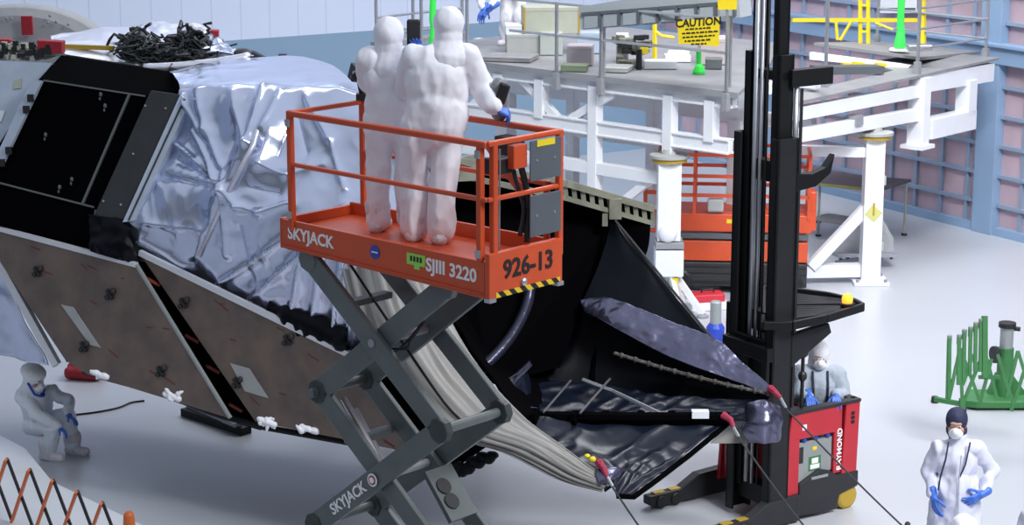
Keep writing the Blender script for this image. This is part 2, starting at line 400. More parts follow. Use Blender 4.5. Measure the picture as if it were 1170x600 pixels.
# inner strip, white edge and blanket left of panel A
m = MB(); m.prism([D(5, 282, 23.55), D(20, 290, 23.5), D(92, 412, 23.2), D(76, 414, 23.25)], V((0, .15, -.02))); P('panel_frame', m, 'void')
m = MB(); m.beam(D(-6, 290, 23.65), D(65, 417, 23.4), .1, .06, pa.n); P('edge_rail', m, 'edge')
fw_ = lambda A, f_: (lambda u, v, p: A * (rg(p, f_) + .5 * rg(p, f_ * 2.1) + .25 * nz(p, f_ * 4)))
m = patch([[(-50, 280, 24.0), (-20, 288, 23.8), (-4, 292, 23.7)], [(-50, 330, 24.1), (-10, 345, 23.85), (25, 352, 23.6)], [(-50, 385, 24.2), (0, 402, 24.0), (58, 417, 23.5)]], 30, 24, fw_(.05, 1.4))
P('lower_blanket', m, 'mli', smooth=True, solid=.02)
# gap lining between the two panels
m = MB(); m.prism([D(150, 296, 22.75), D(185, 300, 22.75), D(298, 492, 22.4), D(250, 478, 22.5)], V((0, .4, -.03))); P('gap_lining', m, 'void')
m = MB()
for q in [(168, 318), (212, 383), (236, 418), (262, 462)]:
    c = D(q[0], q[1], 22.4); m.beam(c, c + V((.12, .05, -.09)), .05, .03)
P('red_bracket', m, mat('dark red bracket', (.25, .03, .015), .5))
TI = WM[tele.name].inverted()
for q in [(113, 428), (196, 453), (304, 482), (352, 490), (415, 500)]:
    E_ = []
    c = TI @ D(q[0], q[1], 22.4 - q[0] * .0028); E_.append(('c', c + V((-.07, 0, .03)), c + V((.08, 0, -.03)), .022, .03))
    for k in range(7):
        a = c + V((rs.uniform(-.07, .07), rs.uniform(-.02, .02), rs.uniform(-.03, .03))); E_.append(('c', a, a + V((rs.uniform(-.06, .06), rs.uniform(-.02, .02), rs.uniform(-.09, .07))), rs.uniform(.012, .026), .01))
    blob('white_wrap', E_, 'white_steel', tele, voxel=.01, sm=1, wr=.008, wf=14)
m = MB(); m.tube([D(96, 425, 23.1), D(180, 448, 22.7), D(255, 476, 22.3), D(300, 488, 22.2), D(400, 506, 21.8)], .035, 8); P('lower_rail', m, 'mast')

# silver blanket body
def toP(p):
    v = p - CP; d = v.dot(FW); return 585 + F * v.dot(RT) / d, 300 - F * v.dot(UP) / d
CR = [((195, 156), (251, 208), 3.5, .10), ((224, 150), (250, 206), 3, .08), ((232, 108), (240, 150), 5, .08), ((240, 150), (262, 212), 4, .07), ((213, 112), (232, 150), 4, .07),
      ((270, 112), (284, 165), 5, .06), ((304, 106), (288, 168), 4, .10), ((288, 168), (262, 212), 4, .09), ((262, 216), (280, 236), 4, .10), ((280, 236), (303, 243), 4, .10), ((303, 243), (334, 234), 4, .07),
      ((262, 218), (264, 290), 4, .09), ((258, 220), (228, 292), 4, .08), ((312, 150), (300, 190), 6, .07), ((322, 112), (303, 150), 5, .08), ((300, 190), (330, 205), 6, .07), ((330, 205), (372, 190), 7, .07),
      ((352, 115), (380, 160), 6, .07), ((380, 160), (396, 220), 6, .06), ((335, 268), (255, 322), 4, .07), ((350, 285), (290, 340), 4, .06), ((397, 240), (384, 395), 4, .09), ((375, 262), (360, 372), 4, .08), ((352, 275), (338, 350), 4, .07),
      ((205, 185), (252, 212), 4, -.08), ((180, 200), (245, 214), 5, -.07), ((268, 160), (255, 195), 5, -.06), ((290, 215), (320, 222), 6, -.07), ((275, 262), (285, 320), 5, -.06), ((245, 250), (222, 300), 6, -.05),
      ((340, 130), (352, 175), 7, -.06), ((410, 250), (402, 400), 4, .08), ((425, 200), (420, 290), 6, .06), ((330, 150), (318, 180), 5, -.06), ((170, 255), (235, 262), 5, .05), ((165, 275), (215, 305), 4, .06)]
def silver(u, v, p):
    x, y = toP(p); a = .045 * rg(p, .9) + .02 * rg(p + V((3, 1, 7)), 2.1) + .006 * rg(p, 5.0)
    for (x0, y0), (x1, y1), w_, k in CR:
        dx, dy = x1 - x0, y1 - y0; L2 = dx * dx + dy * dy; t = max(0, min(1, ((x - x0) * dx + (y - y0) * dy) / L2))
        r = math.hypot(x - x0 - dx * t, y - y0 - dy * t)
        if r < w_ * 5: a += k * .8 * math.exp(-r / w_)
    return a * (1 if v > .24 else .55)
rows = [[(194, 84, 23.5), (250, 72, 23.8), (330, 67, 23.8), (374, 76, 23.5), (402, 94, 23.2), (475, 128, 22.6)],
        [(207, 106, 22.8), (255, 104, 22.4), (304, 104, 22.1), (350, 107, 21.9), (398, 109, 21.6), (475, 146, 21.3)],
        [(196, 165, 22.75), (235, 180, 22.15), (285, 170, 21.65), (340, 190, 21.45), (396, 200, 21.25), (480, 218, 21.0)],
        [(145, 250, 22.7), (205, 245, 22.3), (258, 235, 21.8), (320, 260, 21.35), (392, 275, 21.05), (480, 300, 20.8)],
        [(138, 292, 22.8), (200, 306, 22.5), (255, 331, 22.15), (330, 367, 21.75), (398, 400, 21.45), (440, 420, 21.3)]]
m = patch(rows, 230, 170, silver); P('silver_blanket', m, 'mli', smooth=True, solid=.015)
# tape seams
m = MB(); sp_ = Plane(D(304, 104, 21.9), D(262, 228, 21.55), D(350, 200, 21.2))
m.tube([D(306, 104, 21.95), D(290, 165, 21.45), D(263, 215, 21.6), D(228, 292, 21.95)], .03, 6)
P('seam_tape', m, 'mlitop', smooth=True)
# lumpy lower dark folds between blanket and panel
m = patch([[(312, 340, 22.0), (340, 348, 21.8), (392, 366, 21.4)], [(308, 352, 21.75), (345, 366, 21.5), (398, 388, 21.15)], [(310, 361, 21.85), (350, 381, 21.6), (402, 404, 21.3)]], 40, 24, fw_(.07, 2.5))
P('lower_fold', m, 'blackgloss', smooth=True, solid=.02)

# black side face and its frames
pk = Plane(D(45, 90, 23.5), D(168, 108, 22.95), D(0, 252, 23.4))
m = MB(); m.prism([pk.at(*q) for q in [(45, 90), (200, 113), (148, 297), (-50, 244)]], -pk.n * .25)
P('black_side_panel', m, 'void')
m = MB(); m.prism([D(70, 63, 24.05), D(197, 82, 23.55), D(200, 114, 22.95), D(44, 91, 23.5)], V((0, .3, -.1))); P('black_chamfer_panel', m, 'void')
m = MB()
for a, b, t in [((50, 92), (166, 110), .018), ((148, 108), (94, 234), .03), ((-20, 204), (108, 237), .02), ((110, 240), (105, 283), .03)]:
    m.beam(pk.at(*a, .01), pk.at(*b, .01), t, .02, pk.n)
P('panel_frame_line', m, mat('brass grey trim', (.16, .17, .17), .4, .6))
for q in [(115, 108), (52, 154), (68, 214), (120, 121), (82, 205)]:
    m = MB(); m.ell(pk.at(*q, .02), (.02, .02, .028), n=8, m=6); m.ell(pk.at(q[0] - 1, q[1] + 5, .02), (.012, .012, .02), n=8, m=6); P('panel_knob', m, 'plate')
m = MB(); m.prism([pk.at(*q, .02) for q in [(38, 92), (50, 93), (6, 186), (-8, 192)]], pk.n * .04); so = P('edge_strip', m, 'paleblue')
for q in [(35, 112), (30, 125), (10, 172), (2, 186)]:
    m = MB(); m.box(pk.at(*q, .07), (.07, .04, .08)); P('strip_fitting', m, 'black', so)
pp = Plane(D(20, 70, 23.9), D(60, 75, 23.8), D(0, 180, 23.7))
m = MB(); m.prism([pp.at(*q) for q in [(-70, 66), (60, 72), (48, 88), (-6, 196), (-90, 190)]], -pp.n * .2); fo = P('pale_side_panel', m, 'paleblue')
m = MB(); m.prism([pp.at(*q, .005) for q in [(17, 92), (25, 90), (24, 101), (15, 102)]], pp.n * .01); P('yellow_label', m, 'olive', fo)
m = MB(); m.prism([pp.at(*q, .005) for q in [(-2, 126), (6, 127), (2, 139), (-4, 140)]], pp.n * .01); P('white_label', m, 'white_steel', fo)
# louvre box
lq = [(172, 103), (207, 108), (140, 254), (107, 246)]
m = MB(); a = [pk.at(*q, .16) for q in lq]; m.prism(a, -pk.n * .3 + V((.05, 0, 0))); lo = P('louvre_box', m, 'louver', bevel=.01)
m = MB(); c1, c2 = pk.at(207, 108, .13), pk.at(140, 254, .13)
m.prism([pk.at(206, 108, .19), pk.at(216, 118, .17), pk.at(154, 252, .17), pk.at(140, 254, .19)], -pk.n * .1); P('side_rail', m, 'paleblue', lo)
m = MB(); m.beam(pk.at(211, 113, .185), pk.at(147, 252, .185), .012, .02, pk.n); P('rail_line', m, 'louver', lo)
for q in [(166, 121), (189, 124), (152, 176), (118, 230), (138, 234)]:
    m = MB(); m.ell(pk.at(*q, .165), (.014, .014, .014), n=6, m=5); P('screw', m, 'grey_steel', lo)
m = patch([[(104, 246, 22.8), (128, 250, 22.7), (152, 254, 22.65)], [(106, 268, 22.75), (130, 275, 22.6), (156, 280, 22.55)], [(108, 288, 22.7), (132, 296, 22.55), (160, 304, 22.5)]], 24, 20, fw_(.06, 3))
P('dark_gusset', m, 'blackgloss', smooth=True, solid=.02)

# top clutter
m = MB(); m.prism([D(62, 49, 24.6), D(72, 40, 25.6), D(122, 35, 26), D(150, 32, 26.2), D(232, 38, 26), D(258, 62, 24.6), D(190, 80, 24.0), D(75, 62, 24.3)], V((0, .1, -.25))); P('top_foil_slab', m, 'mlitop')
m = patch([[(58, 46, 25.4), (90, 37, 25.9), (130, 34, 26.1), (160, 32, 26.2)], [(60, 52, 25.0), (90, 47, 25.2), (130, 46, 25.3), (165, 42, 25.5)], [(70, 56, 24.8), (100, 54, 24.8), (130, 53, 24.9), (160, 50, 24.9)]], 40, 16, fw_(.03, 2))
P('top_foil_sheet', m, 'mlitop', smooth=True, solid=.02)
m = patch([[(160, 33, 26), (200, 31, 26), (240, 37, 25.8)], [(165, 45, 25.4), (205, 44, 25.3), (250, 50, 25.1)], [(180, 60, 24.6), (215, 60, 24.6), (268, 64, 24.3)]], 40, 20, fw_(.06, 2.2))
P('top_foil_sheet', m, 'mlitop', smooth=True, solid=.02)
for i in range(46):
    m = MB(); x = rs.uniform(-10, 62); y = rs.uniform(53, 68) - .05 * x; m.box(D(x, y, 24.2 + rs.uniform(-.1, .5)), (rs.uniform(.05, .16), .08, rs.uniform(.04, .09)), Euler((0, rs.uniform(-.4, .4), rs.random()))); P('connector', m, 'olive')
for i in range(26):
    m = MB(); x = rs.uniform(-10, 66); y = rs.uniform(50, 66) - .04 * x; m.box(D(x, y, 24.1), (rs.uniform(.03, .1), .06, rs.uniform(.03, .08))); P('connector', m, 'black')
for (x, y, w_, h_, d_) in [(58.5, 53, .29, .14, 24.15), (5, 49, .16, .1, 24.4), (245, 40, .1, .12, 25.0), (180, 34, .2, .04, 26)]:
    m = MB(); m.box(D(x, y, d_), (w_, .16, h_), Euler((0, .05, rs.uniform(-.1, .1)))); P('red_cover', m, 'redtag', bevel=.008)
m = MB(); m.box(D(247, 48, 24.9), (.12, .1, .06)); P('amber_bracket', m, 'yellowbrown')
m = MB(); m.beam(D(75, 53, 24.5), D(130, 55, 24.4), .06, .05); P('amber_bracket', m, 'yellowbrown')
m = MB()
for i in range(110):
    x = rs.uniform(128, 215); y = 58 + (x - 128) * .08 + rs.uniform(-7, 6); d_ = rs.uniform(23.9, 24.5)
    p = D(x, y, d_); q = [p]
    for k in range(4): q.append(q[-1] + V((rs.uniform(-.05, .2), rs.uniform(-.1, .1), rs.uniform(-.07, .06))))
    m.tube(q, rs.uniform(.008, .02), 6)
for i in range(90):
    cx, cy = (156, 46) if i % 2 else (216, 44)
    p = D(cx + rs.gauss(0, 9), cy + rs.gauss(0, 4), rs.uniform(24.2, 24.8)); q = [p]
    for k in range(5): q.append(q[-1] + V((rs.uniform(-.09, .1), rs.uniform(-.1, .1), rs.uniform(-.09, .07))))
    m.tube(q, rs.uniform(.01, .022), 6)
m.ell(D(157, 49, 24.6), (.16, .2, .14)); m.ell(D(215, 47, 24.6), (.17, .2, .13)); m.ell(D(180, 59, 24.5), (.42, .2, .09)); m.ell(D(205, 60, 24.4), (.3, .15, .06))
P('black_cable_bundle', m, mat('black cable', (.02, .024, .026), .4))
def rollf(u, v, p): return 0
m = MB(); m.tube(interp([D(164, 78, 23.75), D(205, 76, 23.8), D(250, 71, 23.9), D(285, 65, 24.0)], 14), .055, 10); P('rolled_blanket', m, 'mlitop', smooth=True)
m = patch([[(225, 46, 25.0), (240, 42, 25.0), (252, 52, 24.7)], [(228, 56, 24.6), (250, 58, 24.5), (275, 64, 24.2)], [(232, 66, 24.2), (260, 66, 24.1), (290, 68, 24)]], 26, 20, fw_(.05, 3)); P('top_foil_sheet', m, 'mli', smooth=True, solid=.02)
m = MB(); m.tube([D(272, 60, 24.2), D(290, 62, 24.1), D(305, 69, 24), D(328, 71, 24)], .05, 8, .03); m.box(D(323, 65, 24.1), (.09, .08, .07)); m.ell(D(278, 62, 24.1), (.12, .08, .07)); P('dark_strap_roll', m, mat('dark strap', (.05, .05, .06), .5))
o = blob('white_wrap', [('e', TI @ D(222, 35, 25.4), (.1, .08, .08)), ('e', TI @ D(232, 38, 25.3), (.12, .08, .07)), ('e', TI @ D(238, 42, 25.2), (.08, .07, .05))], 'white_steel', tele, voxel=.02, sm=1, wr=.02, wf=12)
# rounded grey shell at the far end
c = D(22, 66, 27.2)
prof = [(-.22, .01), (-.2, .5), (-.14, 1.0), (-.05, 1.17), (0, 1.2), (.3, 1.2)]
m = MB(); bm_ = m.lathe(V((0, 0, 0)), V((0, 1, 0)), prof, 48); bmesh.ops.transform(m.bm, matrix=Matrix.Translation(c) @ Matrix.Scale(.56, 4, V((0, 0, 1))), verts=m.bm.verts); sh = P('round_end_shell', m, 'bulk')
m = MB(); m.box(D(31, 29, 26.8), (.14, .06, .24)); P('red_tag', m, 'redtag', sh, bevel=.005)
m = MB()
for q in [(7, 21), (13, 21), (57, 18), (55, 26), (64, 25), (78, 28)]: m.ell(D(q[0], q[1], 26.85), (.02,) * 3, n=6, m=5)
P('bolt', m, 'grey_steel', sh)

# bulk of the barrel behind the skins
fp = [(60, 75, 24.2), (200, 92, 23.8), (330, 84, 24.1), (400, 110, 23.4), (520, 195, 22.6), (700, 250, 22.9), (640, 420, 22.4), (560, 440, 21.6), (470, 500, 21.6), (280, 462, 22.5), (90, 400, 23.6), (-40, 250, 24.1), (-60, 100, 24.2)]
a = [D(*q) for q in fp]; ctr = sum(a, V()) / len(a)
b = [ctr + (p - ctr) * .82 + V((0, 2.6, -.75)) for p in a]
m = MB(); m.hexa(a, b); P('barrel_core', m, 'void')
# rear cradle legs down to the floor, behind the panels
m = MB()
for px in (430, 545):
    t = D(px, 330, 24.4); g_ = V((t.x, t.y + 2.2, 0)); m.beam(t, g_, .16, .16, (0, 1, 0)); m.rng(g_.x - .3, g_.x + .3, g_.y - .3, g_.y + .3, 0, .06)
P('cradle_leg', m, 'mast')
# ---------------------------------------------------- open end and its scoop
m = patch([[(385, 268, 21.3), (430, 268, 21.0), (478, 288, 21.0)], [(398, 330, 21.0), (445, 338, 20.75), (500, 340, 20.9)], [(418, 385, 20.85), (470, 395, 20.6), (532, 398, 20.8)],
           [(455, 440, 20.7), (508, 452, 20.5), (563, 440, 20.7)], [(505, 492, 20.5), (548, 490, 20.4), (602, 481, 20.5)], [(572, 514, 20.35), (606, 512, 20.25), (641, 513, 20.3)],
           [(640, 547, 20.15), (655, 541, 20.1), (670, 534, 20.15)], [(688, 562, 20.0), (692, 557, 20.0), (697, 551, 20.05)]], 40, 120,
          lambda u, v, p: .035 * rg((u * 7 + .6 * nz((v * 3, 0, 1)), v * 1.3, 0)) + .018 * rg((u * 15, v * 3, 4)))
P('membrane_side', m, 'beige', smooth=True, solid=.012)
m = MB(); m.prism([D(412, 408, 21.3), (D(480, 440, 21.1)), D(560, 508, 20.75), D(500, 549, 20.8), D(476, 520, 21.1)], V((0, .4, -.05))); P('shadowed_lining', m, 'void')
m = MB()
for i in range(16):
    c = D(rs.uniform(505, 560), rs.uniform(520, 540), 20.8); c = D(505 + i * 3.8, 545 - i * 1.7 + rs.uniform(-3, 4), 20.75); m.ell(c, (.07, .05, .04 + rs.random() * .03), n=7, m=5)
P('crumpled_edge', m, 'blackgloss')
bl = lambda u, v, p: .03 * rg(p, 1.7)
m = patch([[(428, 128, 22.5), (520, 184, 22.2), (645, 212, 22.5), (742, 239, 22.9)], [(450, 230, 22.3), (540, 260, 23), (640, 280, 23.2), (738, 292, 22.8)],
           [(490, 310, 21.9), (560, 340, 23), (640, 350, 23.2), (695, 345, 22.7)], [(535, 398, 21.4), (590, 400, 22.6), (640, 420, 22.8), (680, 430, 22.5)], [(590, 474, 21.0), (630, 484, 21.6), (660, 486, 21.8), (690, 488, 21.7)]], 40, 50, bl)
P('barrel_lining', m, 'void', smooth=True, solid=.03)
m = patch([[(701, 254, 22.65), (703, 256, 22.6), (705, 258, 22.6)], [(686, 300, 22.6), (714, 300, 22.5), (742, 303, 22.45)], [(664, 347, 22.5), (725, 356, 22.3), (812, 388, 22.0)]], 40, 40, lambda u, v, p: .03 * rg(p, 1.5))
P('upper_sheet', m, mat('dark slate film', (.0025, .004, .007), .38, .0, spec=.16, bump=.15, bscale=5, kind='crinkle'), smooth=True, solid=.012)
m = patch([[(664, 344, 22.45), (667, 350, 22.42), (670, 356, 22.4)], [(682, 342, 22.4), (685, 354, 22.3), (688, 366, 22.25)], [(702, 344, 22.35), (704, 360, 22.2), (704, 376, 22.15)], [(760, 366, 22.1), (757, 384, 22.0), (752, 402, 21.95)],
           [(815, 387, 21.9), (806, 404, 21.8), (796, 421, 21.75)], [(852, 418, 21.7), (847, 427, 21.65), (842, 437, 21.62)], [(887, 447, 21.45), (886, 450, 21.45), (885, 453, 21.45)]], 40, 140, lambda u, v, p: .02 * rg(p, 1.8) + .014 * rg(p, 5) + .006 * rg(p, 11))
P('silver_fold', m, 'silverdark', smooth=True, solid=.012)
m = patch([[(656, 338, 22.75), (740, 384, 22.35), (800, 410, 22.0), (884, 449, 21.6)], [(640, 400, 22.7), (720, 422, 22.5), (800, 440, 22.1), (878, 458, 21.65)], [(610, 442, 22.4), (700, 450, 22.4), (780, 462, 22.0), (866, 470, 21.7)]], 60, 30, bl)
P('inner_sheet', m, 'blackgloss', smooth=True, solid=.012)
m = patch([[(610, 438, 22.3), (700, 446, 22.3), (780, 458, 21.95), (874, 462, 21.65)], [(598, 458, 21.9), (690, 466, 21.9), (770, 470, 21.7), (862, 480, 21.5)], [(588, 477, 21.5), (680, 481, 21.6), (760, 482, 21.5), (836, 483, 21.3)]], 80, 30,
          lambda u, v, p: .04 * rg((u * 9 + v * 2, v * 2, 3)) + .02 * rg(p, 4))
P('inner_sheet', m, 'navy', smooth=True, solid=.012)
m = patch([[(594, 477, 21.3), (680, 482, 21.3), (760, 482, 21.2), (834, 481, 21.15)], [(630, 509, 21.0), (690, 515, 20.95), (740, 520, 20.9), (788, 519, 20.85)],
           [(668, 535, 20.5), (700, 545, 20.45), (726, 548, 20.45), (754, 545, 20.5)], [(692, 553, 20.1), (703, 566, 20.05), (714, 569, 20.05), (724, 567, 20.1)]], 90, 60,
          lambda u, v, p: .04 * rg((u * 4 + v * 3, v * 2.5, 1)) + .022 * rg(p, 3.3))
P('front_flap', m, 'navy', smooth=True, solid=.012)
m = MB(); m.tube([D(834, 482, 21.1), D(788, 520, 20.8), D(754, 546, 20.45), D(724, 568, 20.05), D(705, 567, 20.0)], .028, 6); P('flap_edge', m, 'void')
m = MB(); m.tube([D(594, 478, 21.2), D(640, 512, 20.9), D(692, 552, 20.0)], .03, 6); P('flap_edge', m, 'void')
m = MB(); m.tube([D(556, 478, 21.5), D(640, 477, 21.3), D(730, 478, 21.15), D(834, 478, 21.05)], .065, 8)
for x in (586, 610, 655, 690, 730, 765): m.tube([D(x, 478, 21.25), D(x + 5, 478, 21.23)], .085, 8)
bo = P('lower_boom', m, 'void')
m = MB(); m.box(D(800, 473, 21.05), (.17, .1, .07)); P('white_clamp', m, 'white_steel', bo)
m = MB(); q = [D(703 + (885 - 703) * t + rs.uniform(-.5, .5), 404 + 47 * t + 3 * math.sin(t * 3), 22.1 - .7 * t) for t in [i / 24 for i in range(25)]]; m.tube(q, .02, 6)
for i in range(24): m.ell(q[i], (.03, .03, .02 + .012 * (i % 2)), n=6, m=4)
P('upper_boom_cord', m, mat('frayed cord', (.12, .11, .10), .8, var=.7, vscale=20))
m = MB(); m.tube([D(621, 471, 21.2), D(652, 435, 21.9)], .012, 6); P('thin_rod', m, 'rod')
m = MB(); m.tube([D(663, 472, 21.15), D(697, 433, 21.9)], .012, 6); P('thin_rod', m, 'rod')
m = MB(); m.tube([D(666, 434, 22.0), D(700, 447, 21.8), D(755, 473, 21.2)], .022, 6); P('shiny_rod', m, 'alu')
m = MB(); m.tube(interp([D(606, 318, 22.1), D(603, 345, 22.0), D(590, 375, 21.8), D(570, 402, 21.6), D(540, 430, 21.4)], 16), .06, 8); P('inner_ring', m, 'ringfilm', smooth=True)
m = MB(); m.prism([D(605, 413, 21.8), D(608, 418, 21.8), D(570, 455, 21.4), D(563, 452, 21.4)], V((0, .06, 0))); P('inner_strip', m, 'ringfilm')
m = patch([[(580, 432, 21.6), (598, 424, 21.8), (604, 440, 21.9)], [(570, 452, 21.45), (590, 450, 21.6), (606, 462, 21.7)], [(568, 464, 21.3), (590, 466, 21.4), (614, 470, 21.5)]], 20, 16, fw_(.03, 3)); P('inner_gusset', m, 'navy', smooth=True, solid=.01)
m = MB()
for q in [(611, 384), (620, 372), (603, 374), (592, 366), (617, 361)]:
    c = D(q[0], q[1], 22.2); m.hexa([c + V((rs.uniform(-.05, .05), -.02, rs.uniform(-.05, .05))) for _ in range(3)], [c + V((rs.uniform(-.05, .05), .03, rs.uniform(-.05, .05))) for _ in range(3)])
P('loose_foil', m, 'silverdark')
# pale rim of the opening
m = MB(); ra, rb, rc = D(505, 179, 21.8), D(645, 209, 22.35), D(745, 238, 22.85)
for k, (dz, w_) in enumerate([(0, .07), (-.16, .05)]):
    o_ = V((0, 0, dz)); m.beam(ra + o_, rb + o_, .12, w_); m.beam(rb + o_, rc + o_, .12, w_)
for t in [i / 10 for i in range(11)]:
    c = rb.lerp(rc, t); m.beam(c, c + V((.02, 0, -.16)), .05, .05)
rim = P('opening_rim', m, 'rim')
m = MB(); c = D(703, 238, 22.6); m.box(c, (.13, .12, .22)); m.box(c + V((-.11, 0, -.12)), (.06, .08, .14)); P('rim_bracket', m, 'rim', rim)
m = MB(); m.prism([D(512, 182, 21.9), D(552, 176, 21.9), D(552, 206, 21.85), D(516, 208, 21.85)], V((0, .08, 0))); P('pale_bulkhead', m, 'rim')
m = MB(); m.tube([D(703, 252, 22.55), D(745, 303, 22.35), D(812, 385, 21.9)], .014, 6); P('edge_cord', m, 'rope')
# far membrane corner and hanging silver bag
m = MB(); m.prism([D(834, 484, 21.5), D(882, 466, 21.55), D(887, 506, 21.5), D(812, 507, 21.5)], V((0, .03, 0))); P('membrane_corner', m, 'beige')
m = patch([[(855, 466, 21.45), (872, 460, 21.35), (888, 466, 21.4)], [(853, 482, 21.4), (870, 482, 21.2), (888, 484, 21.35)], [(856, 505, 21.4), (870, 506, 21.3), (886, 503, 21.4)]], 20, 24, fw_(.05, 3)); P('foil_bag', m, 'silverdark', smooth=True, solid=.02)
for pts in ([(880, 444, 21.4), (886, 449, 21.3), (892, 455, 21.25)], [(826, 474, 21.0), (835, 480, 20.95), (838, 488, 20.9)], [(684, 528, 20.1), (690, 536, 20.0), (694, 545, 19.95)]):
    m = MB(); m.tube([D(*q) for q in pts], .042, 8, .022); o = P('tip_strap', m, 'strap'); 
    m = MB(); m.tube([D(*pts[-1]), D(pts[-1][0] + 6, pts[-1][1] + 11, pts[-1][2] - .05)], .016, 6); P('strap_buckle', m, 'alu', o)
m = MB(); m.ell(D(677, 525, 20.2), (.035, .03, .03)); m.ell(D(671, 521, 20.3), (.03, .03, .02)); P('yellow_clip', m, 'yellow')
m = patch([[(680, 540, 20.1), (700, 536, 20.1), (712, 537, 20.2)], [(682, 547, 20.0), (698, 545, 20.0), (708, 543, 20.1)], [(686, 555, 19.98), (692, 552, 19.97), (700, 549, 20.0)]], 14, 10, fw_(.02, 5)); P('foil_wrap', m, 'silverdark', smooth=True, solid=.01)

# tether ropes from the scoop tips to the floor
for (x0, y0, d0), (x1, y1), lab in [((897, 466, 21.2), (1118, 680), 'dark tether rope crossing in front of the red truck to the floor at right'),
                                ((843, 499, 20.85), (985, 680), 'dark tether rope from the middle tip down past the truck legs'),
                                ((700, 557, 19.9), (785, 668), 'dark tether rope from the lowest tip of the scoop, furthest left')]:
    a = D(x0, y0, d0); b = G(x1, y1)
    m = MB(); q = [a.lerp(b, t / 20) + V((0, 0, -.05 * math.sin(math.pi * t / 20))) for t in range(21)]; m.tube(q, .0095, 6)
    c = q[10]
    o = m.build('tether_rope', 'rope', None); tag(o, lab, 'rope', 'tether ropes')
    if x1 == 1118:
        m = MB(); t_ = .66; c = a.lerp(b, t_); m.ell(c, (.05, .05, .05), n=8, m=6); m.ell(c + V((-.04, 0, .06)), (.03, .03, .03), n=8, m=6); m.build('knot', 'rope', o, world=True)
    m = MB(); m.lathe(b, (0, 0, 1), [(0, .07), (.02, .07), (.04, .03)], 12); m.build('floor_anchor', 'alu', o, world=True)
# ============================================================ scissor lift
UX = -.751
LO = V((-.184, 15.275, 0))
lift = empty('scissor_lift', LO, UX); LW = WM[lift.name]
tag(lift, 'raised orange scissor lift with two people in its basket and grey folding arms', 'scissor lift')
def L(name, mb, m, par=None, **k): return mb.build(name, m, par or lift, **k)
XL, XR = -2.2, 0.0; YN, YF = 0.0, .8; ZD = 4.2; ZT = 5.186; ZM = 4.746
# chassis and wheels
m = MB(); m.rng(-2.2, .02, .06, .74, .2, .55); m.rng(-2.1, -.1, .1, .7, .55, .62); L('chassis', m, 'arm', bevel=.02)
for s_ in (-1.8, -.4):
    for y in (.06, .74):
        m = MB(); m.lathe((s_, y - .06, .16), (0, 1, 0), [(0, .13), (.01, .16), (.11, .16), (.12, .13)], 24); w_ = L('wheel', m, 'black')
        m = MB(); m.lathe((s_, y - .07, .16), (0, 1, 0), [(0, .05), (.14, .05)], 12); L('hub', m, 'arm', w_)
# scissor arms
ZL = [.66, 1.68, 2.83, 3.97]; SL, SR = -2.06, -.56
def arm(a, b, y, w_=.055, h=.185, dark=False):
    m = MB(); m.beam((a[0], y, a[1]), (b[0], y, b[1]), w_, h, (0, 0, 1) if abs(a[0] - b[0]) > .1 else (1, 0, 0)); o = L('scissor_arm', m, 'arm', bevel=.012)
    for p in (a, b):
        mm = MB(); mm.lathe((p[0], y - w_ / 2 - .012, p[1]), (0, 1, 0), [(0, .10), (.008, .106), (w_ + .012, .106), (w_ + .018, .10)], 8); L('arm_boss', mm, 'arm', o)
    return o
arms = []
for i in range(3):
    z0, z1 = ZL[i], ZL[i + 1]
    odd = i % 2
    for yo, yi in ((.06, .13), (.74, .67)):
        # outer: top left to bottom right in the upper layer, alternating below so the boxed elbows line up
        arms.append(arm((SL, z1), (SR, z0), yo if i != 1 else yi)); arms.append(arm((SL, z0), (SR, z1), yi if i != 1 else yo))
    m = MB(); m.tube([((SL + SR) / 2, .02, (z0 + z1) / 2), ((SL + SR) / 2, .78, (z0 + z1) / 2)], .035, 12); L('centre_pin', m, 'grey_steel')
for z in ZL[1:3]:
    for s_ in (SL, SR):
        m = MB(); m.tube([(s_, .03, z), (s_, .77, z)], .04, 12); L('cross_tube', m, 'arm')
for z in (3.62, 2.45):
    m = MB(); m.beam((-1.75, .16, z), (-1.75, .64, z), .1, .05); L('cross_plate', m, 'arm')
m = MB(); m.prism([(-1.02, .3, 2.3), (-.72, .3, 1.95), (-.72, .6, 1.95), (-1.02, .6, 2.3)], V((.03, 0, .03))); cp_ = L('hole_plate', m, 'arm')
for t in (.35, .65):
    m = MB(); c = V((-1.02, .4 , 2.3)).lerp(V((-.72, .4, 1.95)), t) + V((.035, 0, .03)); m.lathe(c, (.76, 0, .65), [(0, .07), (.012, .07)], 16); L('dark_hole', m, 'black', cp_)
m = MB(); m.tube([(-1.95, .4, 2.62), (-1.2, .4, 1.75)], .055, 14); hy = L('hydraulic_cylinder', m, 'grey_steel', smooth=True)
m = MB(); m.tube([(-1.2, .4, 1.75), (-.75, .4, 1.25)], .035, 12); L('piston_rod', m, 'alu', hy)
m = MB(); m.tube([(-1.95, .3, 2.75), (-1.15, .3, 1.9)], .03, 8); L('tie_rod', m, 'alu')
for pts in ([(-1.98, .2, 3.85), (-1.5, .2, 3.42), (-1.25, .22, 3.3), (-.9, .22, 3.62)], [(-1.3, .18, 3.36), (-1.8, .18, 2.98), (-2.0, .2, 2.8), (-1.9, .2, 2.6), (-1.55, .2, 2.3)], [(-.85, .16, 3.62), (-1.0, .16, 3.45), (-1.05, .16, 3.38), (-1.3, .16, 3.33)], [(-2.0, .42, 3.9), (-1.0, .42, 3.0), (-.7, .42, 2.8)]):
    m = MB(); m.tube(interp([V(p) for p in pts], 16), .012, 6); L('hydraulic_hose', m, 'black', smooth=True)
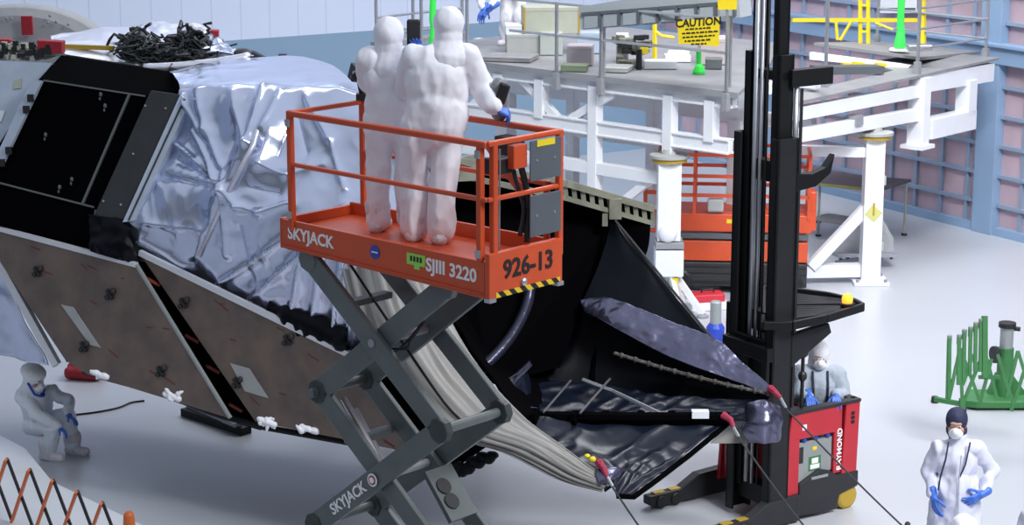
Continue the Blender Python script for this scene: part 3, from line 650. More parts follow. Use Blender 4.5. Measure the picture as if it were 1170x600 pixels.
# sticker on the near centre pin and maker lettering on the lower arm
m = MB(); m.lathe((-1.31, .018, 2.255), (0, -1, 0), [(0, .055), (.006, .055)], 20); st = L('round_sticker', m, 'text_white')
m = MB(); m.lathe((-1.31, .012, 2.255), (0, -1, 0), [(0, .04), (.003, .04)], 20); L('red_ring', m, 'strap', st)
m = MB(); m.lathe((-1.31, .009, 2.255), (0, -1, 0), [(0, .026), (.003, .026)], 20); L('white_center', m, 'text_white', st)
aR = math.atan2(ZL[2] - ZL[1], SR - SL)
text('SKYJACK', .13, basis((-1.62, .028, 2.02), (math.cos(aR), 0, math.sin(aR)), (-math.sin(aR), 0, math.cos(aR))), 'text_white', lift, 'maker_lettering', .002, True)
# platform
m = MB(); m.rng(-2.3, -.02, .02, .78, 4.02, ZD); L('deck', m, 'orange_bg')
m = MB(); m.prism([(-2.35, 0, 4.03), (-.03, 0, 3.985), (-.03, 0, 4.27), (-2.35, 0, 4.275)], (0, .03, 0)); sk = L('side_skirt', m, 'orange', bevel=.006)
m = MB(); m.beam((-2.34, -.006, 4.055), (-.05, -.006, 4.02), .012, .012); L('skirt_rib', m, 'orange', sk)
m = MB(); m.prism([(-2.35, .8, 4.03), (-.03, .8, 3.985), (-.03, .8, 4.32), (-2.35, .8, 4.3)], (0, -.03, 0)); L('side_skirt', m, 'orange', bevel=.006)
m = MB(); m.rng(-.02, .03, -.01, .81, 3.99, 4.34); en = L('end_panel', m, 'orange', bevel=.008)
m = MB(); m.rng(-2.36, -2.32, .0, .8, 4.03, 4.28); L('end_board', m, 'orange', bevel=.006)
m = MB(); m.rng(.03, .034, .06, .78, 3.992, 4.035); L('hazard_strip', m, 'hazard', en)
m = MB(); m.lathe((.03, .36, 4.07), (1, 0, 0), [(0, .03), (.02, .03), (.03, .015)], 12); L('latch', m, 'alu', en)
for y in (0.02, .78):
    m = MB(); m.box((.01, y, 3.98), (.06, .07, .03)); L('corner_foot', m, 'alu', en)
# guard rails
def post(x, y, z0=4.0, z1=ZT, t=.052):
    m = MB(); m.rng(x - t / 2, x + t / 2, y - t / 2, y + t / 2, z0, z1); return L('rail_post', m, 'orange', bevel=.012)
post(XL, 0, 4.2); post(-.07, 0, 4.27); post(0, .07, 4.3); post(XL, .8, 4.2); post(0, .8, 4.2); post(-.1, .77, 4.3, ZM + .03, .045)
def rail(a, b, t=.05, name='top_rail'):
    m = MB(); m.beam(a, b, t, t); return L(name, m, 'orange', bevel=.014)
rail((XL - .02, 0, ZT - .025), (.0, 0, ZT - .025)); rail((XL - .02, .8, ZT - .025), (.02, .8, ZT - .025)); rail((XL, 0, ZT - .02), (XL, .8, ZT - .02), .04); rail((0, 0, ZT - .02), (0, .8, ZT - .02), .045)
rail((XL, 0, ZM), (0, 0, ZM), .038, 'mid_rail'); rail((XL, .8, ZM), (0, .8, ZM), .038, 'mid_rail'); rail((0, 0, ZM), (0, .8, ZM), .038, 'mid_rail')
m = MB(); m.beam((-.75, .77, 4.98), (-.35, .77, 4.62), .02, .04); m.beam((-.5, .77, 4.8), (-.1, .77, 4.5), .02, .035); L('diagonal_brace', m, 'orange')
for x, y in ((XL, 0), (-.07, 0)):
    for z in (4.33, ZT - .1):
        m = MB(); m.box((x, y - .03, z), (.045, .02, .06)); L('pin_clip', m, 'alu')
# control plates, boxes
for z0, z1, nm in ((4.83, 5.14, 'upper'), (4.40, 4.72, 'lower')):
    m = MB(); m.rng(.028, .042, .43, .78, z0, z1); o = L('control_plate', m, 'plate', bevel=.006)
    if nm == 'upper':
        mm = MB(); mm.rng(.042, .046, .5, .7, 5.09, 5.14); L('yellow_sticker', mm, 'yellow', o)
    for y in (.5, .7):
        mm = MB(); mm.lathe((.042, y, (z0 + z1) / 2), (1, 0, 0), [(0, .012), (.006, .01)], 8); L('bolt', mm, 'alu', o)
m = MB(); m.rng(-.06, .01, .28, .43, 4.94, 5.12); L('control_box', m, 'orange', bevel=.008)
for q in ((-.2, -.06, .16, .36, 4.9, 5.02), (-.5, -.3, .6, .74, 4.92, 5.1)): m = MB(); m.rng(*q); L('dark_box', m, 'black', bevel=.01)
m = MB(); m.tube(interp([V((-.05, .4, 5.0)), V((-.03, .45, 4.8)), V((-.05, .5, 4.6)), V((-.02, .46, 4.35))], 14), .025, 8); m.tube(interp([V((-.1, .36, 5.0)), V((-.07, .4, 4.8)), V((-.06, .47, 4.6)), V((-.06, .42, 4.4))], 14), .018, 8); L('control_cable', m, 'black', smooth=True)
m = MB(); m.tube([(-.06, .2, 5.1), (-.07, .2, 4.3)], .008, 6); L('chain', m, 'rod')
# lettering
text('SKYJACK', .138, basis((-1.98, -.003, 4.165), (1, 0, -.01), (0, 0, 1)), 'text_white', sk, 'maker_lettering', .003, True)
text('SJIII 3220', .145, basis((-.38, -.003, 4.15), (1, 0, -.015), (0, 0, 1)), 'text_white', sk, 'model_lettering', .003, True)
m = MB(); m.lathe((-1.22, -.002, 4.165), (0, -1, 0), [(0, .055), (.004, .055)], 24); b_ = L('blue_sticker', m, mat('sticker blue', (.03, .06, .4), .4), sk)
m = MB(); m.rng(-1.255, -1.185, -.008, -.005, 4.16, 4.17); L('sticker_bar', m, 'text_white', b_)
m = MB(); m.rng(-.86, -.66, -.004, 0, 4.13, 4.22); m.rng(-.78, -.72, -.004, 0, 4.1, 4.13); g_ = L('lime_sticker', m, 'lime', sk)
m = MB()
for k in range(4): m.rng(-.82 + k * .035, -.8 + k * .035, -.007, -.004, 4.16, 4.2)
L('sticker_marks', m, 'text_black', g_)
text('926-13', .2, basis((.033, .42, 4.19), (0, 1, 0), (0, 0, 1)), 'text_black', en, 'number_lettering', .003, True)

def lw(x, y, z): return LW @ V((x, y, z))
# lamp head clamped to the far corner post
c = lw(XL, .8, ZT); cam_ = empty('clamp_camera', c, 0); tag(cam_, 'small black camera clamped on top of the orange basket rail corner', 'camera')
m = MB(); m.rng(-.05, .05, -.05, .05, 0, .05); m.tube([(0, 0, .04), (-.02, 0, .14)], .025, 10); m.build('clamp', 'black', cam_)
m = MB(); m.box((-.02, 0, .22), (.15, .13, .13), Euler((.2, .2, .4))); m.tube([(-.1, 0, .17), (-.08, 0, .27), (.02, 0, .32), (.06, 0, .26)], .014, 6); bd = m.build('camera_body', 'black', cam_, bevel=.015)
m = MB(); m.lathe((-.03, -.06, .22), (.1, -1, -.2), [(0, .05), (.07, .05), (.08, .04)], 16); m.build('camera_lens', 'glass', bd)
m = MB(); m.box((.04, -.05, .27), (.03, .03, .03)); m.box((-.08, -.03, .19), (.03, .03, .03)); m.build('silver_fitting', 'alu', bd)
# translucent grey bagged controller standing on the far rail by the right hand
c = lw(-.64, .8, ZT); bg_ = empty('bagged_controller', c, 0); tag(bg_, 'grey bagged hand controller standing on basket rail by right worker arm', 'controller')
m = MB(); m.ell((0, 0, .17), (.085, .07, .165)); m.ell((.01, 0, .07), (.075, .06, .08)); o = m.build('bag', mat('smoky bag film', (.22, .23, .25), .3, bump=.4, bscale=14), bg_, smooth=True)
m = MB(); m.box((.03, -.08, .22), (.09, .05, .17), Euler((0, .3, 0))); m.build('controller', 'black', bg_, bevel=.02)

# ================================================================= people
def hand(parent, wrist, d, side, pn, curl=.5, m='glove', cuff=True, name='glove', k=1.0):
    """d: forearm direction, side: towards the thumb, pn: palm facing; five fingers, unequal and bent"""
    w = V(wrist); d = V(d).normalized(); s = V(side); s = (s - d * s.dot(d)).normalized(); pn_ = d.cross(s)
    if pn_.dot(V(pn)) < 0: pn_ = -pn_
    p = pn_; E_ = []
    for t in (-.03, -.01, .012, .03): E_.append(('c', w + s * t * .7 * k + d * .015 * k, w + d * .085 * k + s * t * 1.1 * k, .016 * k, .014 * k))
    if cuff: E_.append(('c', w - d * .07, w + d * .01, .036 * k, .031 * k))
    for i, (t, ln) in enumerate(((.033, .072), (.011, .08), (-.011, .075), (-.032, .058))):
        b = w + d * .09 * k + s * t * 1.1 * k; a = curl * .7
        for seg, fr in enumerate((.42, .33, .27)):
            a += curl * (.25 if seg == 0 else .55)
            dd = (d * math.cos(a) + p * math.sin(a) + s * t * 1.5).normalized(); e = b + dd * ln * fr * 1.05 * k
            E_.append(('c', b, e, (.0105 - .001 * seg) * k, (.0098 - .001 * seg) * k)); b = e
    b = w + d * .025 * k + s * .032 * k
    for seg, ln in enumerate((.038, .03, .024)):
        dd = (d * (.55 + .25 * seg) + s * (.8 - .3 * seg) + p * (.3 + .35 * curl * (seg + 1))).normalized(); e = b + dd * ln * k; E_.append(('c', b, e, .013 * k, .0108 * k)); b = e
    return blob(name, E_, m, parent, voxel=.0055, sm=3)
def frame_of(fwd, up=(0, 0, 1)):
    f_ = V(fwd).normalized(); r_ = V(up).cross(f_)
    if r_.length < 1e-3: r_ = V((1, 0, 0))
    r_.normalize(); u_ = f_.cross(r_)
    return Matrix((r_, u_, f_)).transposed()                # columns: left side of the wearer, up, forward
HK = 1.13
def head(parent, c, fwd, up=(0, 0, 1), mask=True):
    B_ = frame_of(fwd, up) @ Matrix.Scale(HK, 3); X = lambda x, y, z: V(c) + B_ @ V((x, y, z)); E_ = [('e', X(0, .035, -.01), (.076, .085, .095), B_), ('c', X(0, -.02, .03), X(0, -.075, .06), .062, .032)]
    E_ += [('c', X(0, .02, .082), X(0, -.02, .112), .011, .015), ('e', X(0, .045, .075), (.055, .014, .02), B_), ('c', X(0, -.05, .0), X(0, -.17, -.02), .052, .055)]
    for s_ in (-1, 1): E_ += [('e', X(.079 * s_, .005, 0), (.01, .032, .02), B_), ('e', X(.045 * s_, -.02, .055), (.026, .03, .03), B_)]
    E_ += [('c', X(-.022, -.062, .088), X(.022, -.062, .088), .008, .008)]
    h = blob('head', E_, 'skin', parent, voxel=.009, sm=2)
    for s_ in (-1, 1):
        m = MB(); m.ell(X(.031 * s_, .024, .078), (.013, .009, .009), B_); e = m.build('eye', 'text_white', h); m = MB(); m.ell(X(.031 * s_, .024, .0865), (.006, .006, .004), B_); m.build('iris', 'text_black', h)
    m = MB()
    for s_ in (-1, 1): m.cap(X(.016 * s_, .044, .086), X(.048 * s_, .046, .074), .005, .004, 6)
    m.build('eyebrow', 'text_black', h)
    if mask: blob('face_mask', [('e', X(0, -.045, .062), (.066, .056, .06), B_), ('e', X(0, -.02, .105), (.036, .04, .03), B_)], 'mask', parent, voxel=.01, sm=3)
    return X, B_
def hood(parent, X, B_, m, open_=True, k=1.0, seed=0, name='hood', drape=True):
    z = -.028 if open_ else -.005
    E_ = [('e', X(0, .045, z), (.105 * k, .118 * k, .118 * k), B_), ('e', X(0, -.05, z - .005), (.098 * k, .11 * k, .098 * k), B_), ('c', X(0, -.08, z), X(0, -.20, z - .02), .112 * k, .150 * k), ('c', X(-.07, -.19, z - .01), X(.07, -.19, z - .01), .11 * k, .11 * k)]
    if not drape: E_ = E_[:2] + [('c', X(0, -.06, z), X(0, -.15, z - .01), .075, .07)]
    return blob(name, E_, m, parent, voxel=.012, sm=3, wr=.006, wf=8, seed=seed)
def suit(parent, J, m, seed=0, k=1.0, name='coverall', extra=(), wr=.026, arms_=True):
    j = {a: V(b) for a, b in J.items()}
    sx = (j['shR'] - j['shL']).normalized()
    Bt = Matrix((sx, (j['chest'] - j['pelvis']).normalized().cross(sx), (j['chest'] - j['pelvis']).normalized())).transposed()
    E_ = [('e', j['pelvis'], (.195 * k, .155 * k, .17), Bt), ('e', (j['pelvis'] + j['chest']) / 2, (.19 * k, .15 * k, .26), Bt), ('e', j['chest'], (.215 * k, .16 * k, .22), Bt),
          ('c', j['shL'], j['shR'], .092 * k, .092 * k), ('c', j['chest'] + (j['neck'] - j['chest']) * .5, j['neck'], .12 * k, .085 * k)]
    for s_ in 'LR':
        if arms_: E_ += [('c', j['sh' + s_], j['el' + s_], .088 * k, .072 * k), ('c', j['el' + s_], j['wr' + s_], .073 * k, .052 * k)]
        E_ += [('c', j['hip' + s_], j['kn' + s_], .122 * k, .092 * k), ('c', j['kn' + s_], j['an' + s_], .092 * k, .088 * k)]
    E_ += list(extra)
    return blob(name, E_, m, parent, voxel=.016, sm=5, wr=wr, wf=4.6, seed=seed)
def boot(parent, an, toe, m='boot'):
    a = V(an); t = V(toe); d = (t - a); d.z = 0; d.normalize()
    f0 = V((a.x, a.y, 0))
    return blob('overshoe', [('c', f0 - d * .05 + V((0, 0, .05)), f0 + d * .17 + V((0, 0, .042)), .062, .05), ('c', f0 + V((0, 0, .07)), f0 + V((0, 0, .2)), .08, .105), ('c', f0 - d * .06 + V((0, 0, .018)), f0 + d * .18 + V((0, 0, .018)), .018, .018)], m, parent, voxel=.012, sm=2, wr=.006, wf=25)
def person(loc, label, J, face, m='suit', hooded=True, hood_open=True, seed=0, k=1.0, group=None, mask=True, up=(0, 0, 1), hoodm=None, extra=(), hands=True, feet=True, toes=None):
    p = empty('person', loc); tag(p, label, 'person', group)
    suit(p, J, m, seed, k, extra=extra)
    X, B_ = head(p, J['head'], face, up, mask)
    if hooded: hood(p, X, B_, hoodm or m, hood_open, seed=seed, drape=hoodm != 'navycap', k=.93 if hoodm == 'navycap' else 1, name='cap' if hoodm == 'navycap' else 'hood')
    if feet:
        for s_ in 'LR': boot(p, J['an' + s_], (V(J['an' + s_]) + V(toes or face)))
    return p, X, B_

STAND = dict(head=(0, 0, 1.64), neck=(0, 0, 1.50), chest=(0, 0, 1.25), pelvis=(0, 0, .94), shL=(-.18, 0, 1.42), shR=(.18, 0, 1.42), elL=(-.25, .03, 1.12), elR=(.25, .03, 1.12),
             wrL=(-.24, -.05, .88), wrR=(.24, -.05, .88), hipL=(-.1, 0, .9), hipR=(.1, 0, .9), knL=(-.11, 0, .5), knR=(.11, 0, .5), anL=(-.11, 0, .1), anR=(.11, 0, .1))
def pose(**k): d = dict(STAND); d.update(k); return d

# left worker in the basket, back to the camera, holding a black camera up
g0 = lw(-1.55, .52, ZD)
p, X, B_ = person(g0, 'person in white hooded coverall at left in orange basket, back turned', pose(head=(-.01, .02, 1.57), neck=(-.02, 0, 1.45), shL=(-.18, -.02, 1.40), shR=(.19, .05, 1.41), elL=(-.2, .2, 1.2), elR=(.25, .22, 1.32), wrL=(-.02, .38, 1.36), wrR=(.2, .40, 1.36),
       knL=(-.12, .03, .5), knR=(.12, -.02, .5), anL=(-.13, .03, .1), anR=(.13, -.03, .1)), (.35, 1, .05), 'suit', hood_open=True, seed=1, mask=True, extra=[('e', (0, 0, 1.05), (.205, .165, .34))])
hand(p, (.2, .42, 1.38), (-.15, .3, .9), (-1, .2, 0), (-.3, -1, 0), .7); hand(p, (-.02, .4, 1.38), (.3, .5, .8), (1, 0, .3), (0, -1, .3), .6)
c = g0 + V((.15, .5, 1.55)); cm = empty('handheld_camera', c); tag(cm, 'black camera held up in front of left worker in basket', 'camera')
m = MB(); m.rng(-.05, .06, -.03, .04, -.12, .12); o = m.build('camera_body', 'black', cm, bevel=.015)
m = MB(); m.lathe((0, .04, .02), (0, 1, 0), [(0, .045), (.08, .05)], 16); m.build('camera_lens', 'glass', cm)
m = MB(); m.tube([(.06, 0, -.1), (.12, 0, -.2), (.2, .02, -.12)], .012, 6); m.build('carry_strap', 'black', cm)

# right worker, leaning a little, right hand on the far rail
g1 = lw(-1.06, .47, ZD)
hx = lw(-.56, .77, ZT + .04) - g1
p, X, B_ = person(g1, 'taller person in white hooded coverall at right in orange basket, hand on rail', pose(head=(.15, .08, 1.68), neck=(.12, .04, 1.53), chest=(.06, .0, 1.3), pelvis=(.0, 0, .98), shL=(-.12, .0, 1.47), shR=(.28, .02, 1.46), elL=(-.2, .22, 1.2), elR=(.40, .06, 1.22),
       wrL=(-.08, .36, 1.1), wrR=tuple(hx + V((-.08, -.03, .08))), hipL=(-.11, 0, .94), hipR=(.11, 0, .94), knL=(-.13, .05, .52), knR=(.1, -.03, .52), anL=(-.14, .05, .1), anR=(.08, -.06, .1)), (.25, 1, -.1), 'suit', seed=2, k=1.1,
       extra=[('e', (.04, -.02, 1.02), (.235, .18, .3)), ('e', (.05, 0, 1.25), (.245, .17, .3)), ('c', (.3, .02, 1.4), (.40, .06, 1.22), .1, .09)])
hand(p, hx + V((-.07, -.04, .075)), (1, .15, -.45), (.3, 1, .2), (0, 0, -1), .9, cuff=False, k=1.3); hand(p, (-.08, .38, 1.1), (.5, .6, .1), (0, 0, 1), (1, 0, 0), .6)

# crouching worker at the left by the panels
g2 = G(62, 522)
p, X, B_ = person(g2, 'person in shiny pale coverall crouching on floor at left under dark panel', dict(head=(-.17, -.06, .95), neck=(-.19, .0, .82), chest=(-.18, .04, .64), pelvis=(-.2, .12, .40), shL=(-.31, -.08, .76), shR=(-.02, .14, .75), elL=(-.12, -.22, .58), elR=(.17, .1, .66),
       wrL=(.1, -.24, .46), wrR=(.2, -.05, .55), hipL=(-.24, .02, .38), hipR=(-.12, .16, .38), knL=(.06, -.2, .42), knR=(.17, .1, .48), anL=(-.05, -.12, .1), anR=(.2, .12, .1)), (.75, -.45, -.25), 'silk', seed=3, mask=True, k=.85, toes=(.9, -.3, 0), hoodm='silk')
hand(p, (.12, -.24, .44), (.8, -.2, -.5), (0, -1, .2), (0, 0, -1), .5); hand(p, (.22, -.08, .53), (.7, -.5, -.35), (0, -1, .2), (0, 0, -1), .4)
m = MB(); m.tube([X(-.1, .0, .0), X(-.07, -.1, .09), X(0, -.13, .12), X(.07, -.1, .09), X(.1, .0, .0)], .014, 6); m.tube([X(.03, -.11, .11), X(.05, -.24, .08), X(.06, -.34, .05)], .03, 8); m.build('blue_hood_band', 'blue', p)
blob('white_cap', [('e', X(0, .085, -.035), (.125, .09, .145), B_)], 'text_white', p, voxel=.014, sm=2)

# truck operator standing inside the red truck
g3 = G(936, 396, 1.74); g3.z = .22
p, X, B_ = person(g3, 'person in grey white coverall and mask driving the red truck from its cab', pose(head=(0, -.02, 1.40), neck=(0, 0, 1.27), chest=(0, 0, 1.05), pelvis=(0, .03, .76), shL=(-.2, 0, 1.2), shR=(.2, 0, 1.2), elL=(-.24, -.1, 1.0), elR=(.27, -.08, .98), wrL=(-.14, -.30, 1.05), wrR=(.15, -.32, 1.06),
      hipL=(-.1, .03, .72), hipR=(.1, .03, .72), knL=(-.11, 0, .42), knR=(.11, 0, .42), anL=(-.11, .05, .1), anR=(.11, .05, .1)), (0, -1, -.15), 'suit2', seed=4, hoodm='suit')
hand(p, (-.14, -.33, 1.05), (.05, -.8, -.35), (1, 0, 0), (0, -.5, -1), .6, k=1.2); hand(p, (.15, -.35, 1.06), (-.1, -.9, -.3), (-1, 0, 0), (0, -.5, -1), .6, k=1.2)
m = MB()
for s_ in (-.075, .085): m.tube([(s_, -.1, 1.27), (s_, -.19, 1.1), (s_ * .9, -.18, .84)], .012, 6)
m.build('dark_straps', 'navycap', p)

# observer in long coat with hands on hips
g4 = G(1087, 660)
p, X, B_ = person(g4, 'person in long lavender white coat, navy cap and mask, hands on hips', pose(head=(-.03, -.03, 1.60), neck=(-.01, 0, 1.46), chest=(0, 0, 1.2), pelvis=(0, 0, .92), shL=(-.17, 0, 1.36), shR=(.17, 0, 1.36), elL=(-.27, .04, 1.10), elR=(.36, .06, 1.10), wrL=(-.245, -.1, .92), wrR=(.25, -.14, .96)), (-.28, -1, -.12), 'coat', seed=5, k=.86, hoodm='navycap',
      extra=[('c', (0, 0, 1.0), (0, 0, .5), .185, .22), ('c', (-.05, 0, .95), (-.07, 0, .48), .17, .19), ('c', (.05, 0, .95), (.07, 0, .48), .17, .19)])
hand(p, (-.245, -.13, .90), (.15, -.35, -1), (.3, -1, 0), (1, 0, 0), .35, k=1.25); hand(p, (.22, -.18, .94), (-.85, -.35, -.4), (-.2, -.4, 1), (0, 1, 0), .35, k=1.25)
m = MB()
m.tube([(-.12, -.12, 1.46), (-.16, -.2, 1.3), (-.2, -.19, 1.12), (-.21, -.17, .98)], .009, 6); m.tube([(.09, -.13, 1.46), (.04, -.19, 1.25), (-.01, -.19, 1.12)], .009, 6); m.build('lanyard', 'navycap', p)
m = MB(); m.tube([(-.01, -.21, 1.35), (-.02, -.215, 1.1), (-.02, -.245, .8), (-.02, -.275, .5)], .006, 5); m.build('coat_seam', mat('seam grey', (.4, .41, .5), .7), p)

# worker on the white platform bending over the cases, reaching down
g5 = G(578, 53, 3.47)
p, X, B_ = person(g5, 'person in white coverall bending over cases on the white platform, blue gloves', pose(head=(-.25, -.2, 1.12), neck=(-.16, -.1, 1.14), chest=(-.08, .0, 1.1), pelvis=(.1, .2, .86), shL=(-.3, -.0, 1.12), shR=(.05, -.16, 1.12), elL=(-.46, -.12, .92), elR=(-.12, -.3, .9), wrL=(-.36, -.35, .68), wrR=(-.2, -.42, .72),
      hipL=(.0, .2, .84), hipR=(.2, .2, .84), knL=(.0, .1, .46), knR=(.22, .12, .46), anL=(.0, .2, .1), anR=(.22, .2, .1)), (-.4, -.6, -.7), 'suit', seed=6, k=1.05, hood_open=True)
hand(p, (-.35, -.37, .66), (-.3, -.4, -.7), (.6, -.3, 0), (0, .3, -1), .4, k=1.5); hand(p, (-.2, -.44, .71), (-.7, -.3, -.45), (-.3, -.5, .5), (0, .3, -1), .4, k=1.5)
m = MB(); m.tube([(-.02, -.3, 1.0), (.0, -.34, .86)], .045, 8); m.tube([(.2, -.2, 1.0), (.22, -.24, .85)], .045, 8); m.build('yellow_black_strap', 'yellow', p)

# two people cut by the frame, closest to the camera
g6 = G(1101, 600, 1.72); g6.z = 0
person(g6, 'person at the bottom edge, only the top of a white hood showing', pose(), (0, 1, 0), 'suit', seed=8)
g7 = G(1204, 562, 1.68); g7.z = 0
p, X, B_ = person(g7, 'person cut by the right edge, sleeve of pale coat showing', pose(elL=(-.3, .0, 1.14), wrL=(-.24, -.14, .94)), (-.3, -1, 0), 'coat', seed=9)
hand(p, (-.24, -.17, .92), (.1, -.6, -.7), (1, -.2, 0), (1, 0, 0), .4)
m = MB(); m.rng(-.33, -.27, -.2, -.1, 1.0, 1.25); m.build('black_armband', 'black', p, bevel=.02)
# ========================================================== reach truck
TA = R(213); TO = V((3.78, 21.85, 0))
truck = empty('reach_truck', TO, TA); TW = WM[truck.name]
tag(truck, 'red stand-up reach truck with tall black mast and amber beacon on its roof guard', 'forklift')
def T(name, mb, m, par=None, **k): return mb.build(name, m, par or truck, **k)
def tw(x, y, z): return TW @ V((x, y, z))
# local axes: x forward to the mast, y to the near side, z up.  Body: x 0..1, y -1.15..0
prof = [(0.02, .42), (0.0, 1.25), (.98, 1.22), (1.02, .9), (1.02, .12), (.3, .12), (.3, .42)]
def slab(pts, y0, y1): m = MB(); return m.prism([(x, y0, z) for x, z in pts], (0, y1 - y0, 0))
T('side_panel', slab([(.02, .42), (0, 1.23), (.2, 1.24), (.24, .42)], -.06, .0), 'red', bevel=.012)
T('side_panel', slab([(.255, .92), (.255, 1.235), (.96, 1.215), (1.0, .96), (1.0, .92)], -.06, .0), 'red', bevel=.012)
T('side_panel', slab([(.255, .45), (.255, .93), (.36, .93), (.36, .45)], -.06, -.002), 'red', bevel=.008)
T('side_panel', slab([(.845, .2), (.845, .93), (1.0, .93), (1.09, .25), (1.05, .2)], -.06, -.002), 'red', bevel=.01)
T('far_side_panel', slab([(0.02, .4), (0, 1.23), (.98, 1.2), (1.05, .2), (.9, .2)], -1.15, -1.1), 'red', bevel=.01)
m = MB(); m.rng(0, .04, -1.12, -.03, .42, 1.23); T('rear_panel', m, 'red', bevel=.012)
m = MB(); m.rng(.62, .98, -1.1, -.06, .15, 1.18); T('hydraulic_housing', m, 'truckgrey', bevel=.02)
m = MB(); m.rng(.9, 1.05, -1.02, -.12, .25, 1.0); T('red_bulkhead', m, 'red', bevel=.015)
m = MB(); m.rng(.0, .98, -.09, .015, 1.21, 1.25); m.rng(0, .1, -1.12, -.03, 1.21, 1.25); T('armrest_trim', m, 'truckgrey', bevel=.01)
m = MB(); m.rng(.1, .6, -1.08, -.08, .16, .22); T('cab_floor', m, 'truckgrey')
b_ = T('battery_case', slab([(.37, .5), (.37, .87), (.84, .87), (.84, .4)], -.08, -.03), 'battery')
m = MB()
for x in (.43, .6, .76): m.lathe((x, -.04, .885), (0, 0, 1), [(0, .035), (.03, .03)], 10)
T('blue_cap', m, 'blue', b_)
m = MB(); m.rng(.52, .69, -.032, -.026, .53, .69); pl_ = T('battery_plate', m, 'gate', b_)
m = MB(); m.rng(.54, .67, -.028, -.022, .55, .6); m.rng(.56, .65, -.028, -.022, .61, .67); T('plate_print', m, 'text_white', pl_)
m = MB(); m.rng(.77, .83, -.032, -.026, .64, .82); T('battery_label', m, 'truckgrey', b_)
m = MB(); m.rng(.58, .64, -.032, -.027, .76, .8); T('small_yellow_label', m, 'yellow', b_)
T('skirt', slab([(.0, .25), (0, .43), (.3, .43), (.42, .5), (.56, .54), (.84, .42), (.85, .06), (.5, .04), (.3, .04), (.26, .2)], -.1, .012), 'truckgrey', bevel=.015)
m = MB(); m.beam((.45, .016, .46), (.68, .016, .46), .008, .03); T('skirt_badge', m, 'grey_steel')
m = MB(); m.lathe((.12, -.15, .14), (0, 1, 0), [(0, .11), (.02, .14), (.12, .14), (.14, .11)], 22); wh = T('drive_wheel', m, 'yellowbrown')
m = MB(); m.lathe((.17, -.9, .12), (0, 1, 0), [(0, .1), (.02, .12), (.1, .12), (.12, .1)], 22); T('caster_wheel', m, 'black')
XF = (-1, 0, 0)
text('RAYMOND', .095, basis((.285, .004, .72), (0, 0, 1), (1, 0, 0)), 'text_white', truck, 'maker_lettering', .003, True)
for k, z in enumerate((.98, 1.03, 1.08)):
    m = MB(); m.rng(.08, .13, 0, .005, z, z + .035); m.rng(.1, .11, .0, .006, z - .004, z + .035); T('dark_mark', m, 'text_black')
m = MB(); m.rng(.76, .82, .0, .005, 1.02, 1.08); T('panel_badge', m, 'mask')
# baselegs
for y, x1 in ((-1.2, 1.98), (-.02, 1.98)):
    m = MB(); m.prism([(.85, y - .06, .02), (x1 - .1, y - .06, .02), (x1, y - .06, .06), (x1, y - .06, .16), (1.55, y - .06, .17), (1.3, y - .06, .3), (.85, y - .06, .32)], (0, .12, 0)); lg = T('base_leg', m, 'truckgrey', bevel=.015)
    for x in (1.62, 1.82):
        m = MB(); m.lathe((x, y - .085, .075), (0, 1, 0), [(0, .06), (.01, .07), (.16, .07), (.17, .06)], 18); T('load_wheel', m, 'black', lg)
    m = MB()
    for x in (1.6, 1.82): m.rng(x - .07, x + .07, y - .04, y + .04, .165, .178)
    T('yellow_pad', m, 'yellowbrown', lg)
# mast: three nested pairs of channels
def channel(x, y, w_, d_, z0, z1, side, name, mt):
    m = MB(); t = .03
    m.rng(x - w_ / 2, x + w_ / 2, y + side * (d_ / 2 - t), y + side * d_ / 2, z0, z1)
    m.rng(x + w_ / 2 - t, x + w_ / 2, y - d_ / 2, y + d_ / 2, z0, z1); m.rng(x - w_ / 2, x - w_ / 2 + t, y - d_ / 2, y + d_ / 2, z0, z1)
    return T(name, m, mt, bevel=.004)
for y, s_ in ((-.03, 1), (-.64, -1)):
    channel(1.15, y, .27, .11, .05, 4.2, s_, 'outer_mast_rail', 'maststeel')
    channel(1.13, y - s_ * .075, .2, .09, .35, 5.05, s_, 'middle_mast_rail', 'mast')
    channel(1.12, y - s_ * .14, .16, .07, .5, 6.6, s_, 'inner_mast_rail', 'mast')
for z, nm in ((.2, 'lower'), (2.1, 'mid'), (3.72, 'mid'), (4.78, 'upper'), (6.45, 'top')):
    m = MB(); m.rng(1.06, 1.2, -.6, -.06, z, z + (.22 if z < 4 else .1)); T('mast_crosshead', m, 'mast', bevel=.01)
for y, r_, z1 in ((-.45, .03, 6.3), (-.36, .02, 6.3), (-.27, .012, 6.2)):
    m = MB(); m.tube([(1.2, y, .4), (1.2, y, z1)], r_, 12); T('lift_cylinder', m, 'alu' if r_ > .015 else 'black', smooth=True)
for y in (-.52, -.2):
    m = MB(); m.rng(1.13, 1.15, y - .02, y + .02, .6, 6.3); T('lift_chain', m, 'black')
m = MB(); m.tube([(1.0, -.05, 3.6), (1.0, -.05, 4.75)], .03, 12); T('side_cylinder', m, 'alu', smooth=True)
m = MB(); m.rng(.95, .98, -.02, .0, 1.3, 4.7); T('hose_track', m, 'black')
m = MB(); m.rng(.55, 1.1, -.1, .0, 4.72, 4.9); T('reach_bracket', m, 'mast', bevel=.01)
T('reach_bracket', slab([(1.15, 3.62), (.75, 3.66), (.55, 3.78), (.5, 3.98), (.62, 3.85), (.8, 3.8), (1.15, 3.84)], -.08, .01), 'mast', bevel=.008)
T('guard_bracket', slab([(1.2, 1.62), (.95, 1.78), (.62, 1.96), (.46, 2.05), (.5, 2.16), (1.2, 2.08)], -.07, .01), 'maststeel', bevel=.01)
